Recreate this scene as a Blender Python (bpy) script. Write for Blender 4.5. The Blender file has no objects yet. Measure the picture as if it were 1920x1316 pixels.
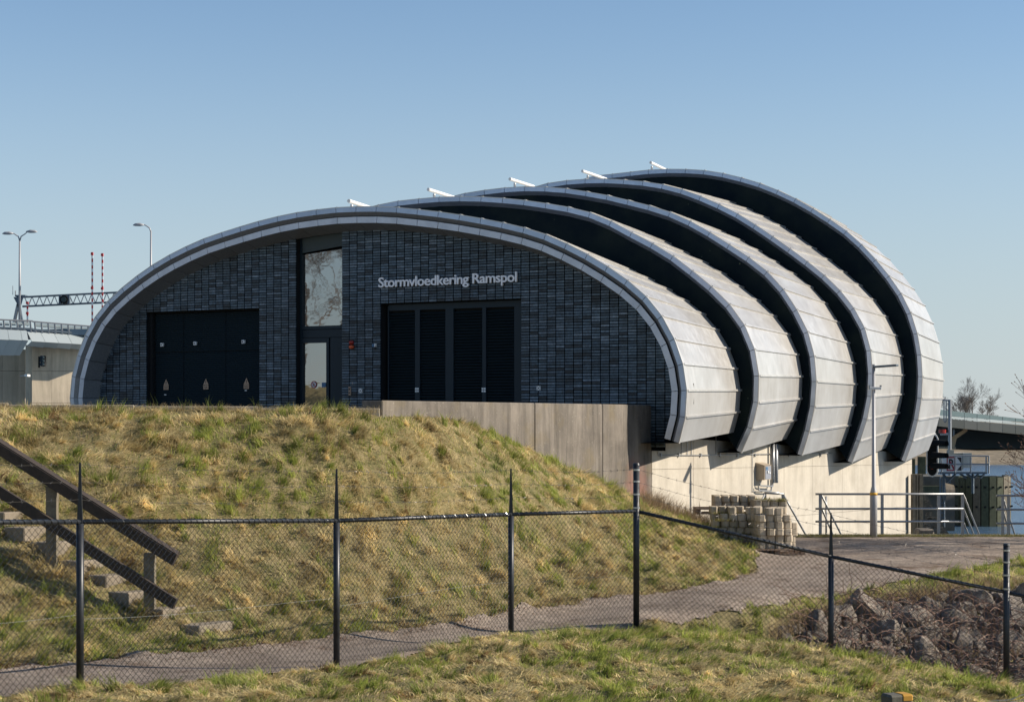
import bpy, bmesh, math, random
import numpy as np
from mathutils import Vector, Matrix
random.seed(7); rng = np.random.default_rng(11)
scn = bpy.context.scene
C = scn.collection
# ------------------------------------------------------------------ camera, world, sun, exposure
FOC, HOR, CX, EYE = 3500.0, 788.0, 960.0, 3.0
cam = bpy.data.objects.new('camera', bpy.data.cameras.new('camera')); C.objects.link(cam)
cam.location = (0, 0, EYE); cam.rotation_euler = (math.pi/2, 0, 0)
cam.data.sensor_width = 36.0; cam.data.lens = 36.0*FOC/1920
cam.data.shift_y = (HOR-658.0)/1920
cam.data.clip_start = 0.5; cam.data.clip_end = 6000
scn.camera = cam
SUN_EL, SUN_AZ = 28.5, 90.0
w = bpy.data.worlds.new('World'); scn.world = w; w.use_nodes = True
nt = w.node_tree; bg = nt.nodes['Background']
sky = nt.nodes.new('ShaderNodeTexSky'); sky.sky_type = 'NISHITA'; sky.sun_disc = False
sky.sun_elevation = math.radians(SUN_EL); sky.sun_rotation = math.radians(SUN_AZ)
sky.air_density = 1.0; sky.dust_density = 0.1; sky.ozone_density = 3.0
tc = nt.nodes.new('ShaderNodeTexCoord'); sp = nt.nodes.new('ShaderNodeSeparateXYZ'); nt.links.new(tc.outputs['Generated'], sp.inputs[0])
hm = nt.nodes.new('ShaderNodeMapRange'); hm.inputs[1].default_value = -.02; hm.inputs[2].default_value = .26; hm.inputs[3].default_value = .78; hm.inputs[4].default_value = 0; hm.interpolation_type = 'SMOOTHERSTEP'
nt.links.new(sp.outputs['Z'], hm.inputs[0]); hx = nt.nodes.new('ShaderNodeMix'); hx.data_type = 'RGBA'; nt.links.new(hm.outputs[0], hx.inputs[0])
nt.links.new(sky.outputs[0], hx.inputs[6]); hx.inputs[7].default_value = (3.7, 4.3, 4.85, 1)
nt.links.new(hx.outputs[2], bg.inputs[0]); bg.inputs[1].default_value = 0.093
sl = bpy.data.lights.new('sun', 'SUN'); sl.energy = 5.0; sl.angle = math.radians(0.5); sl.color = (1.0, 0.90, 0.76)
so = bpy.data.objects.new('sun', sl); C.objects.link(so); so.location = (30, 0, 30)
so.rotation_euler = (0, math.radians(90-SUN_EL), 0)
scn.view_settings.view_transform = 'Standard'; scn.view_settings.look = 'None'
scn.view_settings.exposure = 0.5; scn.view_settings.gamma = 1.0; scn.view_settings.use_curve_mapping = False

# ------------------------------------------------------------------ helpers
def px(x, y, D):
    return Vector(((x-CX)/FOC*D, D, EYE+(HOR-y)/FOC*D))
TH = math.atan2(FOC, 6160.0)
U = np.array([math.cos(TH), -math.sin(TH)]); A_ = np.array([math.sin(TH), math.cos(TH)])
Y0 = FOC/84.7; OB = np.array([(1010-CX)/FOC*Y0, Y0])
def hit(x, y, q=0.0):
    """local (l, z) on the plane parallel to the facade, q behind it"""
    r = np.array([(x-CX)/FOC, 1.0]); P = OB+A_*q
    t, l = np.linalg.solve(np.array([[r[0], -U[0]], [r[1], -U[1]]]), P)
    return l, EYE+(HOR-y)/FOC*t
WP = np.array([3.0, 40.0])                     # corner of the long concrete wall, which runs along A_
def wallhit(x, y=HOR, off=0.0):
    P = WP+U*off; r = np.array([(x-CX)/FOC, 1.0])
    D, t = np.linalg.solve(np.array([[r[0], -A_[0]], [r[1], -A_[1]]]), P)
    return t, EYE+(HOR-y)/FOC*D, D

def setp(o, label=None, cat=None, group=None, kind=None):
    if label: o['label'] = label
    if cat: o['category'] = cat
    if group: o['group'] = group
    if kind: o['kind'] = kind
    return o
def thing(name, label, cat, loc=(0, 0, 0), rz=0, group=None):
    o = bpy.data.objects.new(name, None); C.objects.link(o)
    o.location = loc; o.rotation_euler = (0, 0, rz); o.empty_display_size = .2
    return setp(o, label, cat, group)
def link(name, me, parent=None, loc=None, rot=None):
    o = bpy.data.objects.new(name, me); C.objects.link(o)
    if parent: o.parent = parent
    if loc is not None: o.location = loc
    if rot is not None: o.rotation_euler = rot
    return o
class MB:
    def __init__(s): s.v = []; s.f = []
    def add(s, vs, fs):
        n = len(s.v); s.v += [tuple(v) for v in vs]; s.f += [tuple(i+n for i in f) for f in fs]; return s
    def box(s, a, b):
        x0, y0, z0 = a; x1, y1, z1 = b
        x0, x1 = sorted((x0, x1)); y0, y1 = sorted((y0, y1)); z0, z1 = sorted((z0, z1))
        return s.add([(x0,y0,z0),(x1,y0,z0),(x1,y1,z0),(x0,y1,z0),(x0,y0,z1),(x1,y0,z1),(x1,y1,z1),(x0,y1,z1)],
                     [(0,3,2,1),(4,5,6,7),(0,1,5,4),(1,2,6,5),(2,3,7,6),(3,0,4,7)])
    def bar(s, a, b, wx, wz, up=(0, 0, 1)):
        a = Vector(a); b = Vector(b); d = (b-a).normalized(); u = Vector(up)
        if abs(d.dot(u)) > .98: u = Vector((0, 1, 0))
        sx = d.cross(u).normalized(); sz = sx.cross(d).normalized()
        vs = []
        for p in (a, b):
            for i, j in ((-1,-1),(1,-1),(1,1),(-1,1)): vs.append(p+sx*wx*i*.5+sz*wz*j*.5)
        return s.add(vs, [(0,1,2,3),(7,6,5,4),(0,4,5,1),(1,5,6,2),(2,6,7,3),(3,7,4,0)])
    def tube(s, pts, r, n=8, cap=True):
        pts = [Vector(p) for p in pts]; rs = r if hasattr(r, '__len__') else [r]*len(pts)
        base = len(s.v); u = None
        for i, p in enumerate(pts):
            d = (pts[min(i+1, len(pts)-1)]-pts[max(i-1, 0)]).normalized()
            if u is None:
                u = d.orthogonal().normalized()
            u = (u-d*u.dot(d)).normalized(); v = d.cross(u)
            for k in range(n):
                a = 2*math.pi*k/n
                s.v.append(tuple(p+(u*math.cos(a)+v*math.sin(a))*rs[i]))
        for i in range(len(pts)-1):
            for k in range(n):
                a = base+i*n+k; b = base+i*n+(k+1) % n
                s.f.append((a, b, b+n, a+n))
        if cap:
            s.f.append(tuple(base+k for k in reversed(range(n))))
            s.f.append(tuple(base+(len(pts)-1)*n+k for k in range(n)))
        return s
    def mesh(s, name, mat, smooth=False):
        me = bpy.data.meshes.new(name); me.from_pydata(s.v, [], s.f); me.materials.append(mat)
        if smooth: me.polygons.foreach_set('use_smooth', [True]*len(me.polygons))
        me.update(); return me
    def build(s, name, mat, parent=None, loc=None, rot=None, smooth=False, bevel=0):
        me = s.mesh(name, mat, smooth)
        if bevel:
            bm = bmesh.new(); bm.from_mesh(me)
            bmesh.ops.bevel(bm, geom=list(bm.edges), offset=bevel, segments=1, affect='EDGES')
            bm.to_mesh(me); bm.free()
        return link(name, me, parent, loc, rot)

def _h(i, j, s):
    n = (i*374761393+j*668265263+s*974711) & 0xffffffff
    n = ((n ^ (n >> 13))*1274126177) & 0xffffffff
    return ((n ^ (n >> 16)) & 0xffff)/65535.0
def vnoise(x, y, s=0):
    x = np.asarray(x, float); y = np.asarray(y, float)
    xi = np.floor(x).astype(np.int64); yi = np.floor(y).astype(np.int64)
    fx = x-xi; fy = y-yi; fx = fx*fx*(3-2*fx); fy = fy*fy*(3-2*fy)
    return (_h(xi, yi, s)*(1-fx)+_h(xi+1, yi, s)*fx)*(1-fy)+(_h(xi, yi+1, s)*(1-fx)+_h(xi+1, yi+1, s)*fx)*fy
def fbm(x, y, s=0, o=4):
    t = 0; a = .5; k = 1
    for i in range(o): t = t+a*vnoise(x*k, y*k, s+i*17); a *= .5; k *= 2.03
    return t/(1-.5**o)

# ------------------------------------------------------------------ materials
def mat(name, col, rough=.6, metal=0., spec=.5):
    m = bpy.data.materials.new(name); m.use_nodes = True
    b = m.node_tree.nodes['Principled BSDF']
    b.inputs['Base Color'].default_value = (*col, 1); b.inputs['Roughness'].default_value = rough
    b.inputs['Metallic'].default_value = metal; b.inputs['Specular IOR Level'].default_value = spec
    return m
def nodes(m): return m.node_tree.nodes, m.node_tree.links, m.node_tree.nodes['Principled BSDF']
def coord(m, scale=(1, 1, 1), kind='Position'):
    N, L, b = nodes(m)
    mp = N.new('ShaderNodeMapping'); mp.inputs['Scale'].default_value = scale
    if kind == 'Position':
        g = N.new('ShaderNodeNewGeometry'); L.new(g.outputs['Position'], mp.inputs[0])
    else:
        g = N.new('ShaderNodeTexCoord'); L.new(g.outputs[kind], mp.inputs[0])
    return mp.outputs[0]
def noise(m, vec, scale, detail=5, rough=.6, dist=0):
    N, L, b = nodes(m); n = N.new('ShaderNodeTexNoise')
    n.inputs['Scale'].default_value = scale; n.inputs['Detail'].default_value = detail
    n.inputs['Roughness'].default_value = rough; n.inputs['Distortion'].default_value = dist
    L.new(vec, n.inputs['Vector']); return n.outputs['Fac']
def ramp(m, fac, stops):
    N, L, b = nodes(m); r = N.new('ShaderNodeValToRGB'); e = r.color_ramp.elements
    while len(e) < len(stops): e.new(.5)
    for k, (p, c) in enumerate(stops):
        e[k].position = p; e[k].color = (*c, 1) if len(c) == 3 else c
    L.new(fac, r.inputs[0]); return r.outputs[0]
def mix(m, fac, a, b_, mode='MIX'):
    N, L, b = nodes(m); x = N.new('ShaderNodeMix'); x.data_type = 'RGBA'; x.blend_type = mode
    for k, v in ((0, fac), (6, a), (7, b_)):
        if isinstance(v, (int, float)): x.inputs[k].default_value = v
        elif isinstance(v, tuple): x.inputs[k].default_value = (*v, 1)
        else: L.new(v, x.inputs[k])
    return x.outputs[2]
def bump(m, h, strength=.3, dist=.02):
    N, L, b = nodes(m); n = N.new('ShaderNodeBump'); n.inputs['Strength'].default_value = strength
    n.inputs['Distance'].default_value = dist; L.new(h, n.inputs['Height']); L.new(n.outputs[0], b.inputs['Normal'])
def setc(m, c): nodes(m)[1].new(c, nodes(m)[2].inputs['Base Color'])
def setr(m, f, lo, hi):
    N, L, b = nodes(m); r = N.new('ShaderNodeMapRange'); r.inputs[3].default_value = lo; r.inputs[4].default_value = hi
    L.new(f, r.inputs[0]); L.new(r.outputs[0], b.inputs['Roughness'])
def g3(v): return (v, v, v)
M = {}
def concrete(name, c0, c1, streak=.5, spots=0, scale=1., bumpd=.01):
    m = mat(name, c0, .85, 0, .3)
    v = coord(m); n1 = noise(m, v, 1.3*scale, 6, .65)
    col = ramp(m, n1, [(.3, c1), (.7, c0)])
    vs = coord(m, (1.5, 1.5, .13)); n2 = noise(m, vs, 1.7*scale, 6, .75, .6)
    col = mix(m, streak, col, ramp(m, n2, [(.35, g3(.45)), (.62, g3(1.0))]), 'MULTIPLY')
    n3 = noise(m, v, 60, 4, .7)
    col = mix(m, .35, col, ramp(m, n3, [(.3, g3(.55)), (.7, g3(1.15))]), 'MULTIPLY')
    if spots:
        n4 = noise(m, v, 38, 2, .5)
        col = mix(m, ramp(m, n4, [(.70, g3(0)), (.75, g3(.7))]), col, (.55, .52, .42))
        n5 = noise(m, v, 1.1, 3, .6)
        col = mix(m, ramp(m, n5, [(.55, g3(0)), (.75, g3(.5))]), col, (.16, .12, .05))
    setc(m, col); bump(m, n3, .5, bumpd); return m
M['wall'] = concrete('cream_concrete', (.57, .52, .435), (.43, .385, .315), .32)
M['retain'] = concrete('weathered_concrete', (.27, .235, .195), (.15, .13, .11), 1.0, 1)
# red-brown stain low on the corner of the wall
def stained(base, name):
    m = M[base].copy(); m.name = name; N, L, b = nodes(m)
    lk = [l for l in L if l.to_socket == b.inputs['Base Color']][0]; src = lk.from_socket
    g = N.new('ShaderNodeNewGeometry'); d = N.new('ShaderNodeVectorMath'); d.operation = 'DISTANCE'
    mp = N.new('ShaderNodeMapping'); mp.inputs['Scale'].default_value = (1, .9, .62); L.new(g.outputs['Position'], mp.inputs[0])
    L.new(mp.outputs[0], d.inputs[0]); cpt = WP+A_*(-.75); d.inputs[1].default_value = (cpt[0], cpt[1]*.9, 1.35*.62)
    nn = noise(m, coord(m), 3.5, 5, .7)
    ad = N.new('ShaderNodeMath'); ad.operation = 'MULTIPLY_ADD'; L.new(nn, ad.inputs[0]); ad.inputs[1].default_value = .7; L.new(d.outputs['Value'], ad.inputs[2])
    c = mix(m, ramp(m, ad.outputs[0], [(.55, g3(.6)), (1.05, g3(0))]), src, (.27, .11, .08))
    L.new(c, b.inputs['Base Color']); return m
M['retain_red'] = stained('retain', 'stained_weathered_concrete'); M['wall_red'] = stained('wall', 'stained_cream_concrete')
M['slab'] = concrete('edge_concrete', (.34, .30, .24), (.25, .21, .16), .3, 1)
M['block'] = concrete('block_concrete', (.58, .49, .37), (.36, .30, .22), .15, 1, 3)
M['step'] = concrete('step_concrete', (.30, .25, .19), (.19, .16, .12), .4, 0, 2)
M['abut'] = concrete('abutment_concrete', (.66, .55, .40), (.50, .41, .30), .7, 0, .25)
M['conc_dark'] = concrete('dark_concrete', (.15, .14, .12), (.09, .085, .07), .3, 1)
# roof panels
m = M['panel'] = mat('roof_panel_metal', (.55, .53, .49), .38, .45, .5)
v = coord(m); n = noise(m, v, 1.1, 4, .55)
vs = coord(m, (1, 1, .25)); n2 = noise(m, vs, 9, 4, .6)
N, L, b = nodes(m); oi = N.new('ShaderNodeObjectInfo')
c = ramp(m, n, [(.3, (.50, .48, .45)), (.7, (.62, .61, .59))])
c = mix(m, .5, c, ramp(m, oi.outputs['Random'], [(0, g3(.82)), (1, g3(1.1))]), 'MULTIPLY')
c = mix(m, .35, c, ramp(m, n2, [(.3, (.72, .68, .6)), (.7, g3(1.05))]), 'MULTIPLY')
setc(m, c); setr(m, n2, .24, .44)
m = M['fascia'] = mat('fascia_metal', (.42, .45, .50), .33, .75)
n = noise(m, coord(m), 3, 3); oi = m.node_tree.nodes.new('ShaderNodeObjectInfo')
setc(m, mix(m, .5, ramp(m, n, [(.3, (.36, .42, .52)), (.7, (.44, .50, .61))]), ramp(m, oi.outputs['Random'], [(0, g3(.8)), (1, g3(1.1))]), 'MULTIPLY'))
m = M['strip'] = mat('light_strip_metal', (.62, .65, .70), .45, .25)
setc(m, ramp(m, noise(m, coord(m), 3, 3), [(.3, (.52, .55, .60)), (.7, (.66, .69, .74))]))
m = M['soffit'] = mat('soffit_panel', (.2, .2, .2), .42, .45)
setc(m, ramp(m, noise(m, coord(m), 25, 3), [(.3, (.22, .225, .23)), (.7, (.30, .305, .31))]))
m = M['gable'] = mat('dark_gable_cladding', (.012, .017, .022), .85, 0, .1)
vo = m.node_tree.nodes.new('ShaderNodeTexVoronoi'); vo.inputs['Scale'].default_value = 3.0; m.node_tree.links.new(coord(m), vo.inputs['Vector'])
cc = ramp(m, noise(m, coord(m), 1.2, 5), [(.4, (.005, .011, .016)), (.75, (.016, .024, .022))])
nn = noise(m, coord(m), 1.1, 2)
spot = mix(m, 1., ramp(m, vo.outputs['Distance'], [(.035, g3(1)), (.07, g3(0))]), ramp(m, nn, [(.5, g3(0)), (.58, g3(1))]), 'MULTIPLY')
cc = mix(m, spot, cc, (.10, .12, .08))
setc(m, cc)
m = M['mortar'] = mat('dark_mortar', (.004, .006, .008), .95, 0, .1)
# bricks: tone from the brick's own place in the bond
BW, BH, BZ = .22, .062, 2.42
m = M['brick'] = mat('glazed_brick', (.08, .1, .12), .42)
N, L, b = nodes(m)
g = N.new('ShaderNodeNewGeometry')
def dotn(vec):
    d = N.new('ShaderNodeVectorMath'); d.operation = 'DOT_PRODUCT'; L.new(g.outputs['Position'], d.inputs[0]); d.inputs[1].default_value = vec; return d.outputs['Value']
def mth(op, a, bb):
    d = N.new('ShaderNodeMath'); d.operation = op
    for i, q in enumerate((a, bb)):
        if isinstance(q, (int, float)): d.inputs[i].default_value = q
        else: L.new(q, d.inputs[i])
    return d.outputs[0]
off = float(OB@U)
ci = mth('FLOOR', mth('DIVIDE', mth('SUBTRACT', dotn((U[0], U[1], 0)), off), BW), 0)
ri = mth('FLOOR', mth('DIVIDE', mth('SUBTRACT', dotn((0, 0, 1)), BZ), BH), 0)
cx_ = N.new('ShaderNodeCombineXYZ'); L.new(ci, cx_.inputs[0]); L.new(ri, cx_.inputs[1])
wn = N.new('ShaderNodeTexWhiteNoise'); wn.noise_dimensions = '2D'; L.new(cx_.outputs[0], wn.inputs['Vector'])
tone = ramp(m, wn.outputs['Value'], [(0, (.020, .030, .040)), (.3, (.052, .086, .116)), (.65, (.082, .128, .170)), (.88, (.105, .150, .195)), (1, (.17, .22, .27))])
sm = noise(m, coord(m), 14, 3, .6); big = noise(m, coord(m), .5, 3)
tone = mix(m, .8, tone, ramp(m, sm, [(.3, g3(.45)), (.7, g3(1.35))]), 'MULTIPLY')
tone = mix(m, .8, tone, ramp(m, big, [(.35, g3(.6)), (.65, g3(1.25))]), 'MULTIPLY')
setc(m, tone)
M['door'] = mat('dark_door_paint', (.010, .020, .026), .5, 0, .3)
M['frame'] = mat('dark_frame_paint', (.008, .020, .030), .5, 0, .3)
M['frame2'] = mat('dark_green_panel', (.024, .040, .042), .5)
M['slat'] = mat('louvre_slat_paint', (.010, .018, .022), .45)
M['black'] = mat('black_void', (.004, .005, .006), .9)
# window glass: reflective, a little wavy
m = M['glass'] = mat('window_glass', (.02, .03, .035), .02, 0, 1.0)
nodes(m)[2].inputs['IOR'].default_value = 2.3
bump(m, noise(m, coord(m, (1, 1, 1.8)), 2.0, 2, .5), .022, .06)
M['white'] = mat('white_paint', (.72, .72, .70), .45)
M['letter'] = mat('letter_enamel', (.92, .92, .94), .5)
M['red'] = mat('red_lens', (.30, .018, .012), .3)
M['orange'] = mat('orange_lens', (.62, .10, .03), .3)
M['blue'] = mat('blue_plastic', (.03, .12, .24), .4)
M['sign_tan'] = mat('faded_sign', (.45, .30, .20), .6)
M['sign_blk'] = mat('sign_print', (.03, .02, .02), .6)
M['galv'] = mat('galvanised_steel', (.42, .42, .42), .42, .55)
setc(M['galv'], ramp(M['galv'], noise(M['galv'], coord(M['galv']), 30, 3), [(.3, (.24, .25, .26)), (.7, (.36, .36, .36))]))
M['pole'] = mat('painted_pole', (.34, .34, .35), .5, .2)
M['yellow'] = mat('yellow_band', (.68, .36, .03), .5)
m = M['fence'] = mat('black_coated_steel', (.012, .014, .018), .42)
nodes(m)[2].inputs['Specular IOR Level'].default_value = .5
setc(m, ramp(m, noise(m, coord(m), 20, 3), [(.3, (.008, .010, .014)), (.7, (.022, .025, .03))]))
M['wire'] = mat('coated_wire', (.022, .022, .022), .2, 0, 1.0)
M['barb'] = mat('galvanised_barbed_wire', (.16, .15, .14), .45, .6)
M['wirebright'] = mat('bright_tension_wire', (.5, .5, .48), .35, .7)
def wood(name, c0, c1):
    m = mat(name, c0, .8); v = coord(m, (1, 1, 1), 'Object'); n = noise(m, v, 9, 6, .7)
    n2 = noise(m, coord(m, (1, 1, 1)), 45, 4)
    setc(m, mix(m, .5, ramp(m, n, [(.3, c1), (.7, c0)]), ramp(m, n2, [(.3, g3(.6)), (.7, g3(1.2))]), 'MULTIPLY')); bump(m, n2, .4, .006); return m
M['darkwood'] = wood('weathered_dark_timber', (.060, .042, .030), (.026, .019, .015))
M['postwood'] = wood('grey_timber_post', (.20, .17, .12), (.10, .085, .06))
M['greenwood'] = wood('algae_timber', (.11, .12, .065), (.045, .05, .028))
M['pallet'] = wood('pallet_wood', (.28, .19, .13), (.16, .11, .08))
m = M['rock'] = mat('riprap_rock', (.2, .18, .16), .85)
v = coord(m, kind='Object'); n = noise(m, v, 2.6, 7, .65); n2 = noise(m, v, 14, 5, .7); N, L, b = nodes(m); oi = N.new('ShaderNodeObjectInfo')
c = ramp(m, n, [(.25, (.055, .048, .042)), (.5, (.20, .175, .15)), (.75, (.42, .37, .31))])
c = mix(m, .6, c, ramp(m, n2, [(.3, g3(.5)), (.7, g3(1.3))]), 'MULTIPLY')
c = mix(m, .8, c, ramp(m, oi.outputs['Random'], [(0, (.6, .55, .52)), (1, (1.15, 1.08, 1.0))]), 'MULTIPLY')
c = mix(m, ramp(m, noise(m, v, 4.3, 3), [(.62, g3(0)), (.72, g3(.5))]), c, (.20, .17, .05))
setc(m, c); bump(m, n2, .8, .05)
m = M['soil'] = mat('matted_grass_soil', (.14, .11, .05), .95)
v = coord(m); n = noise(m, v, 4, 6, .7); n2 = noise(m, v, 40, 5, .7)
c = ramp(m, n, [(.3, (.11, .12, .035)), (.5, (.26, .21, .09)), (.7, (.40, .31, .16))])
setc(m, mix(m, .7, c, ramp(m, n2, [(.3, g3(.4)), (.7, g3(1.3))]), 'MULTIPLY')); bump(m, n2, 1., .04)
m = M['path'] = mat('worn_asphalt', (.17, .14, .125), .9, 0, .25)
v = coord(m); n = noise(m, v, .8, 5, .65); n2 = noise(m, v, 55, 4, .75)
vo = m.node_tree.nodes.new('ShaderNodeTexVoronoi'); vo.inputs['Scale'].default_value = 30; m.node_tree.links.new(v, vo.inputs['Vector'])
c = ramp(m, n, [(.3, (.20, .155, .12)), (.7, (.32, .26, .205))])
c = mix(m, .75, c, ramp(m, vo.outputs['Color'], [(.1, g3(.5)), (.9, g3(1.5))]), 'MULTIPLY')
c = mix(m, .6, c, ramp(m, n2, [(.3, g3(.45)), (.7, g3(1.4))]), 'MULTIPLY')
c = mix(m, ramp(m, noise(m, v, .9, 5, .75), [(.55, g3(0)), (.68, g3(.8))]), c, (.10, .055, .028))
ck = m.node_tree.nodes.new('ShaderNodeTexVoronoi'); ck.feature = 'DISTANCE_TO_EDGE'; ck.inputs['Scale'].default_value = .55; m.node_tree.links.new(v, ck.inputs['Vector'])
c = mix(m, ramp(m, ck.outputs['Distance'], [(.0015, g3(.6)), (.005, g3(0))]), c, (.05, .04, .025))
c = mix(m, .8, c, ramp(m, noise(m, coord(m, (.5, 1.2, 1)), 2.2, 4, .6), [(.35, g3(.72)), (.65, g3(1.15))]), 'MULTIPLY')
setc(m, c); bump(m, n2, .7, .012)
m = M['blade'] = mat('grass_blade', (.1, .1, .04), .6, 0, .3)
at = m.node_tree.nodes.new('ShaderNodeAttribute'); at.attribute_name = 'Col'; setc(m, at.outputs['Color'])
tl = m.node_tree.nodes.new('ShaderNodeBsdfTranslucent'); ms = m.node_tree.nodes.new('ShaderNodeMixShader'); ms.inputs[0].default_value = .48
m.node_tree.links.new(at.outputs['Color'], tl.inputs[0]); m.node_tree.links.new(nodes(m)[2].outputs[0], ms.inputs[1]); m.node_tree.links.new(tl.outputs[0], ms.inputs[2])
m.node_tree.links.new(ms.outputs[0], m.node_tree.nodes['Material Output'].inputs[0])
m = M['water'] = mat('rippled_water', (.06, .11, .17), .22, 0, .9)
bump(m, noise(m, coord(m, (.5, 1.6, 1)), 1.6, 5, .6), .8, .25)
m = M['bank'] = mat('stony_bank', (.2, .16, .11), .95)
n = noise(m, coord(m), 1.2, 6, .7); setc(m, ramp(m, n, [(.3, (.10, .085, .05)), (.6, (.24, .19, .13)), (.75, (.17, .15, .06))]))
M['bridge'] = mat('bridge_edge_panel', (.40, .45, .45), .5, .15)
oi = M['bridge'].node_tree.nodes.new('ShaderNodeObjectInfo')
setc(M['bridge'], ramp(M['bridge'], oi.outputs['Random'], [(0, (.36, .41, .41)), (1, (.46, .51, .51))]))
M['screen'] = mat('green_screen_panel', (.16, .22, .22), .4, .2)
M['under'] = mat('blue_grey_soffit', (.13, .18, .22), .7)
M['steelblue'] = mat('blue_grey_steel', (.10, .13, .16), .5, .3)
M['bark'] = mat('bare_bark', (.12, .095, .075), .9); M['farbark'] = mat('hazed_far_bark', (.26, .235, .21), .9)  # farbark: distance haze painted into the far trees' bark as a lighter grey
M['barkbrown'] = mat('reddish_twig', (.15, .09, .065), .85)
M['bud'] = mat('brown_bud', (.24, .13, .08), .8)
M['bramble'] = mat('bramble_stem', (.20, .115, .08), .8)
M['lichen'] = wood('mossy_stone', (.14, .13, .10), (.06, .055, .04))
M['lichen_o'] = mat('orange_lichen', (.42, .22, .03), .9)
M['boxmetal'] = mat('cabinet_beige', (.40, .33, .25), .5, .1)
M['boxdoor'] = mat('cabinet_door_grey', (.26, .27, .30), .45, .2)

# ------------------------------------------------------------------ terrain
def gz(D): return 0.0 if D < 27 else (D-27)*.027
ctrl = []
def cp(x, y, z): D = FOC*(EYE-z)/(y-HOR); ctrl.append(((x-CX)/FOC*D, D, z))
CR0 = np.array([-2.16, 30.9])                 # the crest turns here and runs on to the left
def cresty(x): return CR0[1]+(np.asarray(x)-CR0[0])*.149
def crestz(x): return 3.16-(np.asarray(x)-CR0[0])*.012
for x in (-2.5, -4, -6, -8, -10, -12, -14, -17): ctrl.append((x, float(cresty(x)), float(crestz(x))-.03)); ctrl.append((x, float(cresty(x))-.6, float(crestz(x))-.16))
JUNC = [(728,779),(840,783),(897,797),(953,822),(1004,846),(1060,872),(1122,900),(1184,931),(1222,950),(1270,970),(1330,993)]
for x, y in JUNC:
    t, z, D = wallhit(x, y, .03); p = WP+A_*t+U*.03; ctrl.append((p[0], p[1], z-.03))
EDGE_F = [(-140,1268),(0,1252),(130,1243),(300,1230),(420,1216),(536,1202),(732,1181),(898,1156),(1065,1135),(1232,1114),(1358,1093),(1417,1074)]
EDGE_N = [(-140,1330),(0,1310),(200,1293),(440,1270),(673,1250),(786,1222),(932,1197),(1065,1181),(1200,1165),(1382,1145),(1496,1121),(1674,1093),(1793,1070),(1892,1054),(2000,1040)]
def solve(x, y):
    z = 0.
    for _ in range(20): D = FOC*(EYE-z)/(y-HOR); z = gz(D)
    return ((x-CX)/FOC*D, D, z)
for e in EDGE_F+EDGE_N: ctrl.append(solve(*e))
ctrl += [solve(1440, 1035), solve(1560, 1012), solve(1750, 1010), solve(1900, 1010), solve(1620, 1050)]
for x, y, z in ((150,1290,.07),(631,1250,-.03),(958,1205,-.10),(1193,1187,-.13),(1400,1212,-.2),(1558,1240,-.3),(1700,1262,-.4),(1887,1290,-.5)): cp(x, y, z)
ctrl += [(3.2,27.9,-.5),(4.6,28.0,-.95),(6.0,28.0,-1.2),(7.6,28.0,-1.4),(9.5,28,-1.5),(12,28,-1.5),(5.9,30,-.55),(8.2,31,-.6),(11.5,32,-.6)]
for x, y, z in ((100,1400,.0),(600,1400,-.05),(1100,1400,-.08),(1600,1400,-.2),(1900,1400,-.3)): cp(x, y, z)
ctrl += [(-12,20.5,0),(-14,22,.02)]
ctrl += [(-12,12,0),(0,12,0),(12,12,0),(-14,17,.0),(14,17,-.4),(14,36,.15),(14,41,.35)]
CT = np.array(ctrl)
def _tps(r2): return np.where(r2 > 1e-12, r2*np.log(np.maximum(r2, 1e-12)), 0)
_n = len(CT); K = _tps(((CT[:, None, :2]-CT[None, :, :2])**2).sum(2))+np.eye(_n)*.04
Pm = np.hstack([np.ones((_n, 1)), CT[:, :2]])
SOL = np.linalg.solve(np.vstack([np.hstack([K, Pm]), np.hstack([Pm.T, np.zeros((3, 3))])]), np.concatenate([CT[:, 2], np.zeros(3)]))
def h0(x, y):
    x = np.asarray(x, float); y = np.asarray(y, float); sh = x.shape; x = x.ravel(); y = y.ravel(); out = np.zeros(len(x))
    for s in range(0, len(x), 40000):
        xs = x[s:s+40000]; ys = y[s:s+40000]
        r2 = (xs[:, None]-CT[None, :, 0])**2+(ys[:, None]-CT[None, :, 1])**2
        out[s:s+40000] = _tps(r2)@SOL[:_n]+SOL[_n]+SOL[_n+1]*xs+SOL[_n+2]*ys
    return out.reshape(sh)
fe = np.array([solve(*e)[:2] for e in EDGE_F]); ne = np.array([solve(*e)[:2] for e in EDGE_N])
KERB_Y = 41.9
pathpoly = np.array([*fe, (5.0, 38.2), (4.9, 40.2), (4.6, KERB_Y), (16, KERB_Y), (16, 40.2), *ne[::-1]])
def inpoly(x, y, poly):
    x = np.asarray(x); y = np.asarray(y); c = np.zeros(x.shape, bool); n = len(poly)
    for i in range(n):
        x0, y0 = poly[i]; x1, y1 = poly[i-1]
        if y0 == y1: continue
        c ^= ((y0 > y) != (y1 > y)) & (x < (x1-x0)*(y-y0)/(y1-y0)+x0)
    return c
def wob(x, y): return x+(fbm(x*2.5, y*2.5, 5, 4)-.5)*.26, y+(fbm(x*2.5, y*2.5, 9, 4)-.5)*.5
def on_path(x, y): return inpoly(*wob(x, y), pathpoly)
def sdw(x, y): return np.maximum((x-WP[0])*U[0]+(y-WP[1])*U[1], np.where(np.asarray(x) < 1, cresty(x)-y, -9))
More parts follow.
